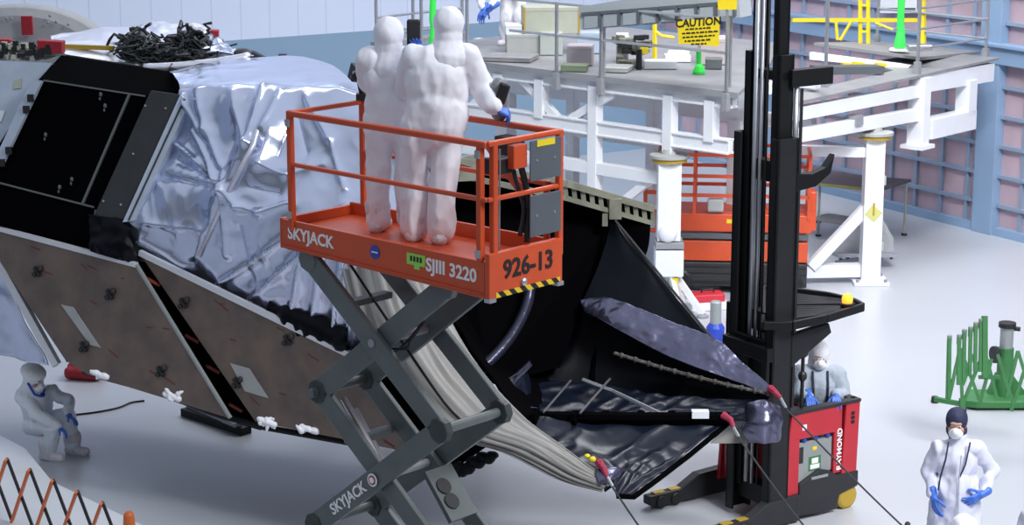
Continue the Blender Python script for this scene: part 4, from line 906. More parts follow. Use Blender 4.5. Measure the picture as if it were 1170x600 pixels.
# overhead guard, slatted and tapering, with an amber beacon
zg = 2.26
gq = [G(872, 331, zg), G(905, 333, zg), G(945, 338, zg), G(975, 345, zg), G(986, 351, zg), G(944, 364, zg), G(905, 372, zg), G(872, 372, zg)]
def iT(p): return TW.inverted() @ V(p)
lq_ = [iT(p) for p in gq]
m = MB()
for i in range(len(lq_)): m.beam(lq_[i], lq_[(i + 1) % len(lq_)], .05, .09)
og = T('overhead_guard', m, 'mast', bevel=.01)
for t in [i / 15 for i in range(1, 15)]:
    a = lq_[0].lerp(lq_[7], t); b = lq_[3].lerp(lq_[4], t) if t < .5 else lq_[4].lerp(lq_[5], (t - .5) * 1.2)
    m = MB(); m.beam(a, b, .05, .04); T('guard_slat', m, 'mast', og)
m = MB(); c = iT(G(968, 347, zg + .06)); m.lathe(c, (0, 0, 1), [(-.04, .07), (0, .075), (.01, .06)], 16); be = T('beacon_base', m, 'black', og)
m = MB(); m.lathe(c, (0, 0, 1), [(.01, .055), (.06, .06), (.1, .045), (.115, .01)], 16); T('beacon_lens', m, 'beacon', og, smooth=True)
for y in (-.5, -1.05):
    m = MB(); m.rng(.96, 1.02, y - .03, y + .03, 1.1, 2.24); T('guard_post', m, 'mast')
m = MB(); m.tube([(.78, .03 - .1, 1.25), (.78, -.07, 1.95)], .02, 8)
m.ell((.78, -.07, 1.85), (.06, .05, .05), n=8, m=6); m.ell((.78, -.07, 1.6), (.05, .05, .06), n=8, m=6); T('control_stalk', m, 'black')
# carriage on the load side of the mast
m = MB(); m.rng(1.28, 1.36, -.72, .03, 1.35, 1.5); m.rng(1.28, 1.36, -.72, .03, 1.85, 2.0)
for y in (-.66, -.34, -.03): m.rng(1.3, 1.35, y - .04, y + .04, 1.35, 2.0)
m.rng(1.24, 1.3, -.6, -.1, 1.3, 2.05); T('fork_carriage', m, 'mast', bevel=.008)
m = MB(); m.rng(1.0, 1.3, -.04, .0, 1.05, 1.15); T('white_label', m, 'mask')

# ==================================================== white work platform
PA = G(765, 178, 2.4); PA.z = 0
plat = empty('work_platform', PA); tag(plat, 'white painted steel work platform with grey deck on columns behind the lift', 'platform')
def W_(name, mb, m='white_steel', par=None, **k): return mb.build(name, m, par or plat, world=True, **k)
p1 = VP(PA, 138); a1 = V((math.cos(R(138)), math.sin(R(138)), 0)); a2 = V((math.cos(R(48)), math.sin(R(48)), 0))
PB = G(993, 323); p2 = VP(PB, 49)
def q1(t, z, off=0): p = PA + a1 * t + a2 * off; return V((p.x, p.y, z))
def q2(t, z, off=0): p = PB + a2 * t + a1 * off; return V((p.x, p.y, z))
# front truss along a1
for z, h, t0, t1, nm in ((3.32, .2, -1.15, 5.6, 'deck_beam'), (2.66, .22, -1.1, 5.6, 'middle_beam'), (2.05, .18, .1, 5.2, 'lower_beam')):
    m = MB(); m.ibeam(q1(t0, z), q1(t1, z), .16, h, .03) if nm != 'lower_beam' else m.beam(q1(t0, z), q1(t1, z), .15, h); m.beam(q1(t0, z), q1(t1, z), .1, h * .98); W_(nm, m, bevel=.006)
    m = MB(); m.beam(q1(t0 + .2, z, 2.4), q1(t1 + .5, z, 2.4), .15, h); W_(nm, m, bevel=.006)
for t, z0 in ((-.75, 2.7), (0, 2.4), (1.42, 1.2), (2.5, 2.7), (3.35, 2.7), (4.5, 2.1), (.75, 2.0)):
    if t == .75: continue
    m = MB(); m.beam(q1(t, z0), q1(t, 3.3), .17, .17, a1); W_('upright', m, bevel=.006)
for (ta, za), (tb, zb) in (((2.9, 3.25), (2.15, 2.7)), ((1.9, 2.75), (1.1, 3.2)), ((4.0, 2.7), (3.4, 3.2)), ((5.1, 3.2), (4.5, 2.7)), ((1.0, 1.5), (.35, 2.0))):
    m = MB(); m.beam(q1(ta, za, .02), q1(tb, zb, .02), .1, .12); W_('diagonal_brace', m, bevel=.005)
for t in (.55, 2.2, 3.9):
    m = MB(); m.beam(q1(t, 1.0, 2.4), q1(t, 3.3, 2.4), .17, .17, a1); W_('upright', m, bevel=.006)
for t in (-.6, 1.4, 3.2, 5.0):
    m = MB(); m.beam(q1(t, 3.28, .05), q1(t, 3.28, 2.4), .12, .16); W_('joist', m)
# grey deck, with an inner opening left of the mast and the wing to the right
m = MB(); m.prism([q1(-1.3, 3.42, -.12), q1(5.7, 3.42, -.12), q1(5.7, 3.42, 5.0), q1(1.6, 3.42, 5.0), q1(.15, 3.42, 2.7)], V((0, 0, .05))); W_('deck', m, 'deck')
m = MB(); m.beam(q1(-1.3, 3.43, -.13), q1(5.7, 3.43, -.13), .03, .09); W_('deck_edge', m, 'grey_steel')
# right wing
dk = 3.2
m = MB(); m.beam(q2(-2.2, 2.96), q2(1.25, 2.93), .14, .2); W_('wing_beam', m, bevel=.006)
m = MB(); m.beam(q2(1.15, 3.05), q2(3.5, 3.0), .16, .3); W_('wing_beam', m, bevel=.006)
m = MB(); m.beam(q2(-2.2, 2.63), q2(1.3, 2.55), .14, .2); W_('wing_beam', m, bevel=.006)
m = MB(); m.beam(q2(1.28, 2.05), q2(1.28, 3.15), .3, .2, a2); W_('upright', m, bevel=.006)
m = MB(); m.beam(q2(2.75, 2.35), q2(2.75, 2.95), .26, .26, a2); W_('upright', m, bevel=.006)
m = MB(); m.beam(q2(1.5, 2.28), q2(2.9, 2.28), .26, .32); W_('stub_beam', m, bevel=.006)
m = MB(); m.beam(q2(1.28, 2.06), q2(1.28, 2.0), .4, .4, a2); W_('foot_plate', m)
m = MB(); m.prism([q2(-2.3, 3.12, -.1), q2(3.6, 3.2, -.1), q2(3.6, 3.2, 1.2), q2(1.6, 3.2, 1.2), q2(1.2, 3.18, .45), q2(-2.3, 3.12, .35)], V((0, 0, .04))); W_('deck', m, 'deck')
m = MB(); m.prism([D(930, 52, 35.0), D(1052, 69, 34.2), D(1120, 62, 36.2), D(1000, 50, 37.0)], V((0, 0, .05))); W_('deck', m, 'deck')
m = MB(); m.prism([D(925, 60, 34.6), D(1040, 75, 34.0), D(1036, 79, 34.0), D(925, 68, 34.5)], V((.05, .1, 0))); W_('inner_fascia', m)
m = MB(); m.beam(q2(-1.4, 2.6, .1), q2(-.9, 2.6, .1), .2, .1); m.beam(q2(-.6, 2.75), q2(-.6, 2.6), .2, .2, a2); W_('coupling', m, 'grey_steel')
m = MB(); m.prism([q2(-.75, 2.55, .05), q2(.95, 2.55, .05), q2(.5, 2.36, .05), q2(-.3, 2.36, .05)], a1 * .25); W_('tapered_bracket', m, 'grey_steel')
for x, y in ((968, 74), (980, 73), (992, 75), (1006, 74)):
    m = MB(); m.box(D(x, y, 33.6), (.17, .1, .06), Euler((0, .1, .3))); W_('yellow_lashing', m, 'yellow')
m = MB(); m.beam(D(930, 80, 33.0), D(1005, 79, 33.4), .3, .12); W_('dark_cable_tray', m, 'plate')
# columns with yellow capped jacks
def column(base, z0, w_, main):
    m = MB(); m.rng(base.x - w_ / 2, base.x + w_ / 2, base.y - w_ / 2, base.y + w_ / 2, z0, 2.32); c_ = W_('column', m, bevel=.01)
    m = MB(); m.lathe((base.x, base.y, 2.32), (0, 0, 1), [(0, .26), (.06, .26)], 28); W_('yellow_cap', m, 'yellowbrown', c_)
    m = MB(); m.lathe((base.x, base.y, 2.38), (0, 0, 1), [(0, .29), (.04, .29), (.05, .12), (.12, .1)], 28); W_('cap_plate', m, 'greybox', c_)
    return c_
cB = column(PB, .06, .30, True)
m = MB(); m.rng(PB.x - .28, PB.x + .28, PB.y - .28, PB.y + .28, 0, .06); bp = W_('base_plate', m, bevel=.01)
m = MB()
for sx in (-1, 1):
    for sy in (-1, 1): m.lathe((PB.x + .22 * sx, PB.y + .22 * sy, .06), (0, 0, 1), [(0, .03), (.04, .03)], 6)
W_('anchor_bolt', m, 'grey_steel', bp)
m = MB(); fr = PB + V((0, -.155, 0)); m.box((fr.x - .0, fr.y, 1.15), (.2, .01, .2), Euler((0, .7, 0))); nt_ = W_('yellow_notice', m, mat('pale yellow notice', (.62, .62, .22), .6), cB)
m = MB(); m.box((fr.x, fr.y - .01, 1.22), (.03, .01, .2)); W_('notice_mark', m, 'yellowbrown', nt_)
m = MB(); m.box((PB.x + .16, PB.y - .05, 1.66), (.06, .08, .14)); m.box((PB.x + .16, PB.y - .05, .6), (.06, .08, .12)); W_('junction_box', m, 'greybox', cB)
m = MB(); m.beam(PB + V((-.1, 0, 1.2)), PB + V((-.95, -.1, .28)), .13, .17); W_('knee_brace', m, bevel=.005)
m = MB(); m.beam(PB + V((-.1, .05, .2)), PB + V((-1.9, -.1, .2)), .2, .2); W_('sill_beam', m, bevel=.005)
m = MB(); m.prism([PB + V((-.95, 0, .28)), PB + V((-1.5, 0, .28)), PB + V((-1.3, 0, .75)), PB + V((-1.0, 0, .55))], V((0, .1, 0))); W_('gusset', m)
m = MB(); m.beam(PB + V((-.05, 0, 2.1)), PB + V((-1.4, -.1, 2.15)), .14, .16); W_('cross_beam', m, bevel=.005)
cA = column(PA, 1.15, .34, True)
m = MB(); m.rng(PA.x - .2, PA.x + .22, PA.y - .22, PA.y + .2, 1.04, 1.14); W_('dark_collar', m, 'grey_steel', cA, bevel=.01)
m = MB(); m.rng(PA.x - .2, PA.x + .22, PA.y - .22, PA.y + .2, .62, 1.02); W_('jack_housing', m, 'white_steel', cA, bevel=.02)
m = MB(); m.ell((PA.x - .02, PA.y - .2, 1.28), (.14, .1, .14)); W_('motor_cover', m, 'white_steel', cA, smooth=True)
m = MB(); m.tube([(PA.x, PA.y, .62), (PA.x, PA.y, .06)], .07, 12); W_('screw_jack', m, 'alu', cA)
m = MB(); m.rng(PA.x + .05, PA.x + .14, PA.y - .2, PA.y - .12, .3, .6); W_('yellow_tag', m, 'yellow', cA)
for a_ in (200, 290, 340, 60):
    d_ = V((math.cos(R(a_)), math.sin(R(a_)), 0)); m = MB(); m.beam(PA + d_ * .12 + V((0, 0, .62)), PA + d_ * .55 + V((0, 0, .05)), .07, .09); o = W_('jack_leg', m, 'white_steel', cA, bevel=.005)
    m = MB(); m.lathe(PA + d_ * .55, (0, 0, 1), [(0, .09), (.03, .09), (.06, .04)], 14); W_('leg_foot', m, 'grey_steel', o)
for t, of in ((5.4, 0), (5.4, 2.4), (.5, 2.4)):
    b_ = q1(t, 0, of); m = MB(); m.beam(b_, b_ + V((0, 0, 2.6)), .25, .25, a1); o = W_('column', m, bevel=.01); m = MB(); m.rng(b_.x - .25, b_.x + .25, b_.y - .25, b_.y + .25, 0, .05); W_('base_plate', m, 'white_steel', o)
for t in (3.3,):
    b_ = q2(t, 0, .8); m = MB(); m.beam(b_, b_ + V((0, 0, 3.1)), .22, .22, a2)
# railings on the deck edge
rails = empty('guard_railing', q1(2, 3.47, -.1)); tag(rails, 'grey tube guard railing clamped along the front deck edge of the white platform', 'railing')
def Rl(name, mb, m='alu', par=None, **k): return mb.build(name, m, par or rails, world=True, **k)
for t in (4.9, 3.9, 2.05, 1.18, -1.12):
    m = MB(); m.tube([q1(t, 3.3, -.17), q1(t, 4.52, -.17)], .028, 8); po = Rl('rail_post', m)
    m = MB(); b_ = q1(t, 3.33, -.17); m.beam(b_ + V((0, 0, -.13)), b_ + V((0, 0, .12)), .09, .09, a1); Rl('post_clamp', m, 'grey_steel', po)
for z, t0 in ((4.5, 4.9), (4.02, 3.0)):
    m = MB(); m.tube([q1(-1.12, z, -.17), q1(t0, z, -.17)], .022, 8); Rl('rail_tube', m)
rl2 = empty('guard_railing', q1(4.5, 3.47, 2.3)); tag(rl2, 'grey tube railing on the rear deck edge above the heads of the basket workers', 'railing')
pr = [D(430, 41, 35.5), D(472, 36, 36.2), D(528, 30, 37)]
for p_ in pr:
    m = MB(); m.tube([V((p_.x, p_.y, 3.4)), V((p_.x, p_.y, 4.9))], .028, 8); Rl('rail_post', m, 'alu', rl2)
for z in (3.55, 3.85, 4.3, 4.7):
    m = MB(); m.tube([V((p_.x, p_.y, z)) for p_ in pr], .022, 8); Rl('rail_tube', m, 'alu', rl2)
m = MB(); m.beam(V((pr[0].x, pr[0].y, 3.4)), V((pr[2].x, pr[2].y, 3.4)), .3, .08); Rl('toe_beam', m, 'grey_steel', rl2)
b_ = V((pr[1].x, pr[1].y, 0)); m = MB(); m.tube([b_, b_ + V((0, 0, 3.4))], .08, 10); Rl('support_leg', m, 'white_steel', rl2)
rl3 = empty('guard_railing', D(1060, 66, 34.5)); tag(rl3, 'grey tube guard railing around the right wing of the white platform', 'railing')
def rz(px, py, d): return D(px, py, d)
P3 = [rz(943, 90, 31.3), rz(1120, 62, 35.3), rz(1000, 50, 37.0)]
for (x, yb, d_, h) in ((943, 92, 31.2, 1.3), (1048, 82, 33.4, 1.15), (1126, 66, 35.3, 1.2), (1002, 50, 36.8, 1.0)):
    a = D(x, yb, d_); m = MB(); m.tube([a, a + V((0, 0, h))], .03, 8); po = Rl('rail_post', m, 'alu', rl3)
    m = MB(); m.beam(a + V((0, 0, -.1)), a + V((0, 0, .16)), .09, .09, a1); Rl('post_clamp', m, 'grey_steel', po)
for h in (.3, .62, .95):
    a, b, c_ = D(1048, 78, 33.4), D(1126, 64, 35.3), D(1002, 50, 36.8)
    m = MB(); m.tube([a + V((0, 0, h)), b + V((0, 0, h))], .02, 8); Rl('rail_tube', m, 'alu', rl3)
    m = MB(); m.tube([c_ + V((0, 0, h)), b + V((0, 0, h))], .02, 8); Rl('rail_tube', m, 'alu', rl3)
m = MB(); a = D(1050, 54, 34); m.box(a, (.4, .25, .1)); Rl('clamp_cluster', m, 'alu', rl3, bevel=.02)

# yellow gate frame on the far side of the wing
yg = empty('safety_gate', D(985, 50, 36.0)); tag(yg, 'yellow safety gate frame with double post on the right platform wing', 'gate')
YG = lambda n, m: m.build(n, 'yellow', yg, world=True)
m = MB(); m.beam(D(905, 23, 35.5), D(1052, 23, 36.2), .06, .06); YG('gate_rail', m)
for x in (983, 992): m = MB(); m.beam(D(x, 51, 35.9), D(x, -16, 35.9), .05, .05, a1); YG('gate_post', m)
m = MB(); m.beam(D(1055, 50, 36.1), D(1055, -8, 36.1), .07, .07, a1); YG('gate_post', m)
for ya in (6, 36): m = MB(); m.beam(D(983, ya, 35.9), D(992, ya, 35.9), .04, .04); YG('gate_rung', m)
m = MB(); m.beam(D(955, 24, 35.6), D(957, 46, 35.6), .035, .035, a1); YG('gate_strut', m)
m = MB(); m.beam(D(973, 24, 35.6), D(960, 46, 35.6), .035, .035, a1); YG('gate_strut', m)
m = MB(); m.beam(D(1000, 26, 35.8), D(1020, 34, 35.8), .035, .035, a1); YG('gate_strut', m)

# --------------------------------------------- things on the platform deck
def crate(name, lab, cat, x0, y0, x1, y1, d, dep, m, yaw=0, trim=None, bev=.01, group=None, skew=0):
    d = (G((x0 + x1) / 2, d, 3.48) - CP).dot(FW) if d > 40 else d; a = D(x0, y1, d); b = D(x1, y1, d); t = D(x0, y0, d); w_ = (b - a).length; h = (t - a).length / math.cos(PITCH)
    bx = b_ = MB(); base = (a + b) / 2 + V((0, dep / 2, 0))
    e = empty(name, base, yaw); tag(e, lab, cat, group)
    k = MB(); k.rng(-w_ / 2, w_ / 2, -dep / 2, dep / 2, 0, h); k.build('body', m, e, bevel=bev)
    if trim:
        k = MB()
        for x in (-w_ / 2, w_ / 2): k.rng(x - .015, x + .015, -dep / 2 - .01, -dep / 2 + .02, 0, h)
        k.build('corner_trim', trim, e)
    k = MB(); k.rng(-w_ / 2 - .006, w_ / 2 + .006, -dep / 2 - .006, dep / 2 + .006, h * .86, h * .89); k.build('lid_seam', m, e)
    return e, w_, h
crate('equipment_case', 'large beige olive case lying on stacked grey cases on white platform', 'case', 597, 9, 660, 39, 62, .5, 'olive', R(6), 'yellowbrown')
crate('equipment_case', 'grey case directly under the left half of the large olive case', 'case', 578, 40, 616, 62, 62, .5, 'greybox', R(3))
crate('equipment_case', 'pale green grey case under the right half of the large olive case', 'case', 616, 38, 642, 63, 63, .5, mat('pale green case', (.42, .46, .42), .6), R(3))
crate('equipment_case', 'small white case on the grey case, just left of the large olive case', 'case', 577, 29, 596, 40, 62, .4, 'white_steel', R(3))
crate('equipment_case', 'pale blue case standing behind the mauve box on white platform', 'case', 660, 38, 690, 61, 61, .35, mat('pale blue case', (.42, .50, .62), .5), R(-8))
crate('storage_box', 'low mauve grey box with open flap beside a railing post on white platform', 'box', 649, 53, 678, 75, 75, .35, mat('mauve grey box', (.42, .38, .40), .6), R(-8))
crate('storage_box', 'flat dark olive slab below the mauve grey box', 'box', 642, 75, 672, 82, 82, .3, mat('dark olive', (.16, .20, .13), .6), R(-8))
crate('electronics_box', 'white sign-like box above machine parts on white platform', 'box', 704, 39, 718, 70, 70, .12, 'white_steel')
crate('storage_box', 'wide grey cabinet behind the yellow caution sign', 'box', 800, 45, 832, 74, 74, .5, mat('warm grey box', (.45, .40, .40), .6))
dM = (G(722, 74, 3.48) - CP).dot(FW); dY = (G(748, 72, 3.48) - CP).dot(FW)
crate('storage_box', 'white low box just left of the green cone on the platform deck', 'box', 764, 60, 788, 69, 69, .3, 'white_steel', R(-8))
crate('storage_box', 'dark grey box just right of the green cone on the platform deck', 'box', 807, 68, 826, 79, 79, .3, mat('slate box', (.12, .13, .14), .5), R(-6))
crate('floor_plate', 'flat grey plate lying on the deck in front of the grey case', 'plate', 556, 66, 612, 71, 71, .6, 'deck', R(-15))
crate('floor_plate', 'flat pale plate lying on the deck right of the machine parts', 'plate', 690, 78, 722, 83, 83, .5, 'greybox', R(-15))
mp = empty('machine_tool', D(722, 74, dM)); tag(mp, 'cluster of dark and olive machine parts with hoses beside yellow post', 'machine')
m = MB()
for i in range(14): m.box(D(rs.uniform(702, 742), rs.uniform(44, 74), dM + rs.uniform(-.3, .3)), (rs.uniform(.06, .3), .12, rs.uniform(.05, .18)), Euler((0, 0, rs.random())))
m.build('gear_block', mat('machine olive', (.24, .24, .18), .5, var=.5, vscale=8), mp, world=True, bevel=.01)
m = MB(); m.box(D(724, 52, dM), (.5, .1, .06))
for i in range(9): m.box(D(rs.uniform(712, 736), rs.uniform(42, 62), dM + rs.uniform(-.3, .3)), (rs.uniform(.05, .25), .1, rs.uniform(.04, .12)), Euler((0, 0, rs.random())))
m.build('dark_block', 'black', mp, world=True)
m = MB(); m.lathe(G(730, 79, 3.48), (0, 0, 1), [(0, .05), (.3, .045)], 12); m.build('dark_stand', 'black', mp, world=True)
m = MB(); m.box(D(736, 58, dM - .4), (.12, .05, .1)); m.build('warning_label', 'yellow', mp, world=True)
for q, sz in ((G(754, 73, 3.54), (.5, .3, .12)), (G(774, 66, 3.53), (.4, .3, .1))): m = MB(); m.box(q, sz); m.build('pale_tray', 'white_steel', mp, world=True, bevel=.01)
yp = empty('yellow_stand', D(748, 72, dY)); tag(yp, 'thin yellow upright stand with curved arm left of the caution sign', 'stand')
m = MB(); m.beam(D(748, 72, dY), D(748, 25, dY), .05, .05, a1); m.build('upright', 'yellow', yp, world=True)
m = MB(); m.tube([D(749, 36, dY), D(756, 41, dY), D(770, 43, dY)], .025, 8); m.build('curved_arm', 'yellow', yp, world=True)
m = MB(); m.lathe(D(748, 72, dY), (0, 0, 1), [(-.03, .12), (0, .12), (.03, .06)], 14); m.build('foot', 'grey_steel', yp, world=True)
# caution sign hung on the railing
cs = empty('caution_sign', D(798, 52, 29.2)); tag(cs, 'yellow caution sign with black writing hung on the platform railing', 'sign')
ps = VP(D(798, 40, 29.2), 150)
sc = [ps.at(774, 23.5), ps.at(822, 20), ps.at(821, 53), ps.at(775, 50)]
m = MB(); m.prism(sc, -ps.n * .015); bd_ = m.build('board', 'yellow', cs, world=True)
ux = (sc[1] - sc[0]).normalized(); uy = V((0, 0, 1)); oc = (sc[0] + sc[1] + sc[2] + sc[3]) / 4 - D(798, 52, 29.2) + ps.n * .006
wS = (sc[1] - sc[0]).length
text('CAUTION', .155, basis(oc + uy * .135, ux, uy), 'text_black', cs, 'headline', .002, True)
m = MB()
for k, (z, wd_) in enumerate(((.05, .36), (-.005, .46), (-.06, .44), (-.115, .38), (-.165, .2))):
    x = -wd_ / 2 * wS / .6
    while x < wd_ / 2 * wS / .6:
        l_ = rs.uniform(.025, .07); c_ = D(798, 52, 29.2) + oc + ux * (x + l_ / 2) + uy * z; m.beam(c_ - ux * l_ / 2, c_ + ux * l_ / 2, .004, .02); x += l_ + .018
m.build('small_print', 'text_black', cs, world=True)
s2 = empty('yellow_sign', D(830, 11, 29.2)); tag(s2, 'small blank yellow sign above and right of the caution sign', 'sign')
ps2 = VP(D(830, 5, 29.2), 150); sc = [ps2.at(820, -9), ps2.at(843, -10), ps2.at(841, 11), ps2.at(820, 11)]
m = MB(); m.prism(sc, -ps2.n * .015); m.build('board', 'yellow', s2, world=True); m = MB(); m.tube([ps2.at(831, 0, -.03), ps2.at(831, 60, -.03)], .02, 8); m.build('sign_post', 'alu', s2, world=True)
# grey box beam with recesses above the deck
gb = empty('box_beam', D(760, 30, 30.3)); tag(gb, 'long grey box beam with a row of square recesses above the white platform', 'beam')
pg = VP(D(760, 20, 30.3), 146)
m = MB(); m.prism([pg.at(661, 8), pg.at(842, -22), pg.at(846, 20), pg.at(664, 34)], -pg.n * .35); bo = m.build('body', mat('blue grey beam', (.36, .40, .42), .5), gb, world=True)
for i in range(8):
    x = 667 + i * 22; yt = 18 - i * 1.7; yb = 33 - i * 1.9
    m = MB(); m.prism([pg.at(x, yt, .03), pg.at(x + 17, yt - 1.5, .03), pg.at(x + 17, yb - 1.5, .03), pg.at(x, yb, .03)], -pg.n * .04); pk_ = m.build('recess_cover', mat('grey cover', (.33, .37, .39), .5), gb, world=True, bevel=.008)
    m = MB(); m.beam(pg.at(x - 2, yt - 2, .02), pg.at(x + 19, yt - 3.4, .02), .045, .05, pg.n); m.beam(pg.at(x + 18.5, yt - 3, .02), pg.at(x + 18.5, yb - 2, .02), .04, .05, pg.n); m.build('shadow_lip', 'plate', pk_, world=True)
for x in (690, 835):
    m = MB(); a = pg.at(x, 20, -.2); m.tube([a, V((a.x, a.y, 3.47))], .03, 8); m.build('support_post', 'alu', gb, world=True)
# bright green vinyl streamers / cones
def streamer(lab, x, y0, y1, d, w0, w1, disc=False):
    b_ = D(x, y1, d); t_ = D(x, y0, d); h = t_.z - b_.z; e = empty('green_marker', b_); tag(e, lab, 'marker', None)
    k = MB(); k.lathe((0, 0, 0), (0, 0, 1), [(0, w1 * .95), (.1 * h, w1), (.3 * h, w1 * .7), (.42 * h, w0), (h, w0)], 10)
    for v in k.bm.verts: v.co.x += .02 * nz((v.co.z * 6, v.co.y * 9, x)); v.co.y += .02 * nz((v.co.z * 7, v.co.x * 9, x + 3))
    k.build('green_sleeve', 'green', e)
    k = MB(); k.lathe((0, 0, -.02), (0, 0, 1), [(0, .18 if disc else .06), (.03, .17 if disc else .06)], 20); k.build('base_disc', 'white_steel', e)
streamer('fluorescent green pole behind the heads of the basket workers', 495, -14, 50, (G(495, 50, 3.48) - CP).dot(FW), .055, .07)
streamer('fluorescent green tapering pole on a white disc on right platform wing', 1028, -14, 56, 34.6, .06, .095, True)
streamer('short fluorescent green cone below the yellow caution sign', 798, 56, 84, (G(798, 84, 3.48) - CP).dot(FW), .04, .1)
# dark device on stand behind the two workers

# ------------------------------------------------ orange lift parked behind
bl_o = G(832, 336); bgl = empty('scissor_lift', bl_o, R(-6)); tag(bgl, 'lowered red orange scissor lift parked behind the black mast', 'scissor lift')
def Bk(name, mb, m='orange_bg', par=None, **k): return mb.build(name, m, par or bgl, **k)
X0, X1 = -1.25, 1.2; Yf, Yb = 0, .95
m = MB(); m.rng(X0 + .25, X1, Yf, Yb, .12, .5); Bk('chassis', m, 'louver', bevel=.02)
m = MB(); m.rng(X0 + .3, X1 - .05, Yf - .01, Yf, .16, .2); Bk('hazard_strip', m, 'hazard')
for z in (.32, .42): m = MB(); m.rng(X0 + .27, X1 - .02, Yf - .008, Yf, z, z + .012); Bk('chassis_line', m, 'black')
for x in (X0 + .5, X1 - .25):
    for y in (Yf + .04, Yb - .04):
        m = MB(); m.lathe((x, y - .06, .19), (0, 1, 0), [(0, .15), (.02, .19), (.1, .19), (.12, .15)], 20); Bk('wheel', m, 'black')
m = MB(); m.rng(X0 + .2, X1, Yf, Yb, .52, .84); Bk('lower_skirt', m, bevel=.015)
m = MB(); m.beam((X0 + .2, Yf - .01, .92), (X1, Yf - .01, .92), .06, .08); Bk('dark_rail', m, 'plate')
m = MB(); m.rng(X0 + .1, X1 + .05, Yf, Yb, .98, 1.26); Bk('platform_skirt', m, bevel=.015)
m = MB(); m.prism([(.1, Yf + .1, 1.26), (.6, Yf + .1, 1.26), (.45, Yf + .1, 1.45), (.2, Yf + .1, 1.45)], (0, .2, 0)); Bk('hump', m)
m = MB(); m.rng(-.05, .2, Yf - .006, Yf, 1.12, 1.18); Bk('yellow_label', m, 'yellow')
for y in (Yf, Yb):
    for x in (X0 + .15, -.55, .1, .7, X1): m = MB(); m.rng(x - .025, x + .025, y - .025, y + .025, 1.2, 2.2); Bk('rail_post', m)
    for z in (1.55, 1.85, 2.18): m = MB(); m.beam((X0 + .15, y, z), (X1, y, z), .05, .05); Bk('guard_rail', m)
for z in (1.55, 1.85, 2.18): m = MB(); m.beam((X1, Yf, z), (X1, Yb, z), .05, .05); Bk('guard_rail', m); m = MB(); m.beam((X0 + .15, Yf, z), (X0 + .15, Yb, z), .05, .05); Bk('guard_rail', m)
m = MB()
for x in (X0 - .05, X0 + .15): m.rng(x - .03, x + .03, Yf - .1, Yf - .04, .95, 1.85)
for z in (1.0, 1.3, 1.6, 1.83): m.rng(X0 - .05, X0 + .15, Yf - .1, Yf - .05, z - .03, z + .03)
Bk('folded_gate', m)
m = MB(); m.rng(X1 + .02, X1 + .12, Yf + .2, Yf + .5, .98, 1.6); Bk('control_box', m, bevel=.02)
m = MB(); m.rng(-.35, -.1, Yf - .05, Yf + .1, 1.3, 1.5); Bk('grey_bag', m, 'greybox', bevel=.03)
# small floor things between lift and mast
fo = G(808, 352); e = empty('tool_case', fo, R(12)); tag(e, 'red tool case lying on white sheet near the jack column', 'tool case')
m = MB(); m.rng(-.24, .24, -.14, .14, .12, .24); m.build('body', mat('bright red case', (.6, .03, .05), .45), e, bevel=.02); m = MB(); m.rng(-.3, .3, -.2, .16, 0, .12); m.build('white_base', 'white_steel', e, bevel=.02)
m = MB(); m.tube([(-.1, 0, .24), (-.08, 0, .29), (.08, 0, .29), (.1, 0, .24)], .012, 6); m.build('handle', 'black', e)
fo = G(817, 396); e = empty('canister', fo); tag(e, 'blue canister with grey neck standing on floor left of the mast', 'canister')
m = MB(); m.lathe((0, 0, 0), (0, 0, 1), [(0, .12), (.02, .13), (.28, .13), (.34, .09)], 18); m.build('body', 'blue', e, smooth=False); m = MB(); m.lathe((0, 0, .34), (0, 0, 1), [(0, .08), (.3, .08), (.32, .06)], 16); m.build('neck', 'gatepale', e)

# ------------------------------------------------------- cart and work table
sg = empty('white_notice', wr0 + V((0, 0, 3.9))); tag(sg, 'white notice board on the pink filter wall behind the yellow gate', 'notice')
pw = Plane(wr0 + ins * .13, wr0 + ins * .13 + wd, wr0 + ins * .13 + V((0, 0, 1))); sq = [pw.at(1005, -8), pw.at(1046, -8), pw.at(1046, 15), pw.at(1005, 15)]
m = MB(); m.prism(sq, -pw.n * .03); m.build('board', 'white_steel', sg, world=True)
m = MB(); m.beam(pw.at(1005, 10, .01), pw.at(1046, 10, .01), .01, .03); m.build('dark_line', 'plate', sg, world=True)
fo = G(962, 307); e = empty('steel_cart', fo); tag(e, 'grey steel cart with trapezoid sides on casters behind the white column', 'cart')
Cm = lambda n, mb, m='grey_steel', **k: mb.build(n, m, e, world=True, **k)
m = MB(); m.prism([D(950, 288, 33.9), D(972, 248, 33.9), D(1006, 246, 34.3), D(1021, 272, 34.3), D(1021, 290, 34.3), D(990, 292, 34.1)], V((0, .06, 0))); Cm('side_plate', m)
m = MB(); m.beam(D(952, 290, 33.9), D(1020, 290, 34.3), .3, .06); Cm('frame', m, 'alu')
for x, y in ((960, 304), (1018, 296), (968, 300), (1005, 298)):
    g_ = G(x, y); m = MB(); m.lathe(g_ + V((-.02, 0, .07)), (1, 0, 0), [(0, .06), (.005, .07), (.04, .07), (.045, .06)], 14); o = Cm('caster', m, 'black'); m = MB(); m.beam(g_ + V((0, 0, .09)), g_ + V((0, 0, .22)), .05, .05); m.build('fork', 'alu', o, world=True)
m = MB(); m.beam(G(955, 300, .18), G(985, 296, .18), .04, .06); Cm('drawbar', m, 'gatepale')
tb = empty('work_table', G(985, 262)); tag(tb, 'long work table with dark top by the pink filter wall', 'table')
ht = .95
tq = [G(918, 210, ht), G(918, 195, ht), G(1000, 205, ht), G(1041, 208, ht), G(1005, 219, ht)]
m = MB(); m.prism(tq, V((0, 0, .05))); m.build('table_top', 'tabletop', tb, world=True)
m = MB()
for i in (0, 4): pass
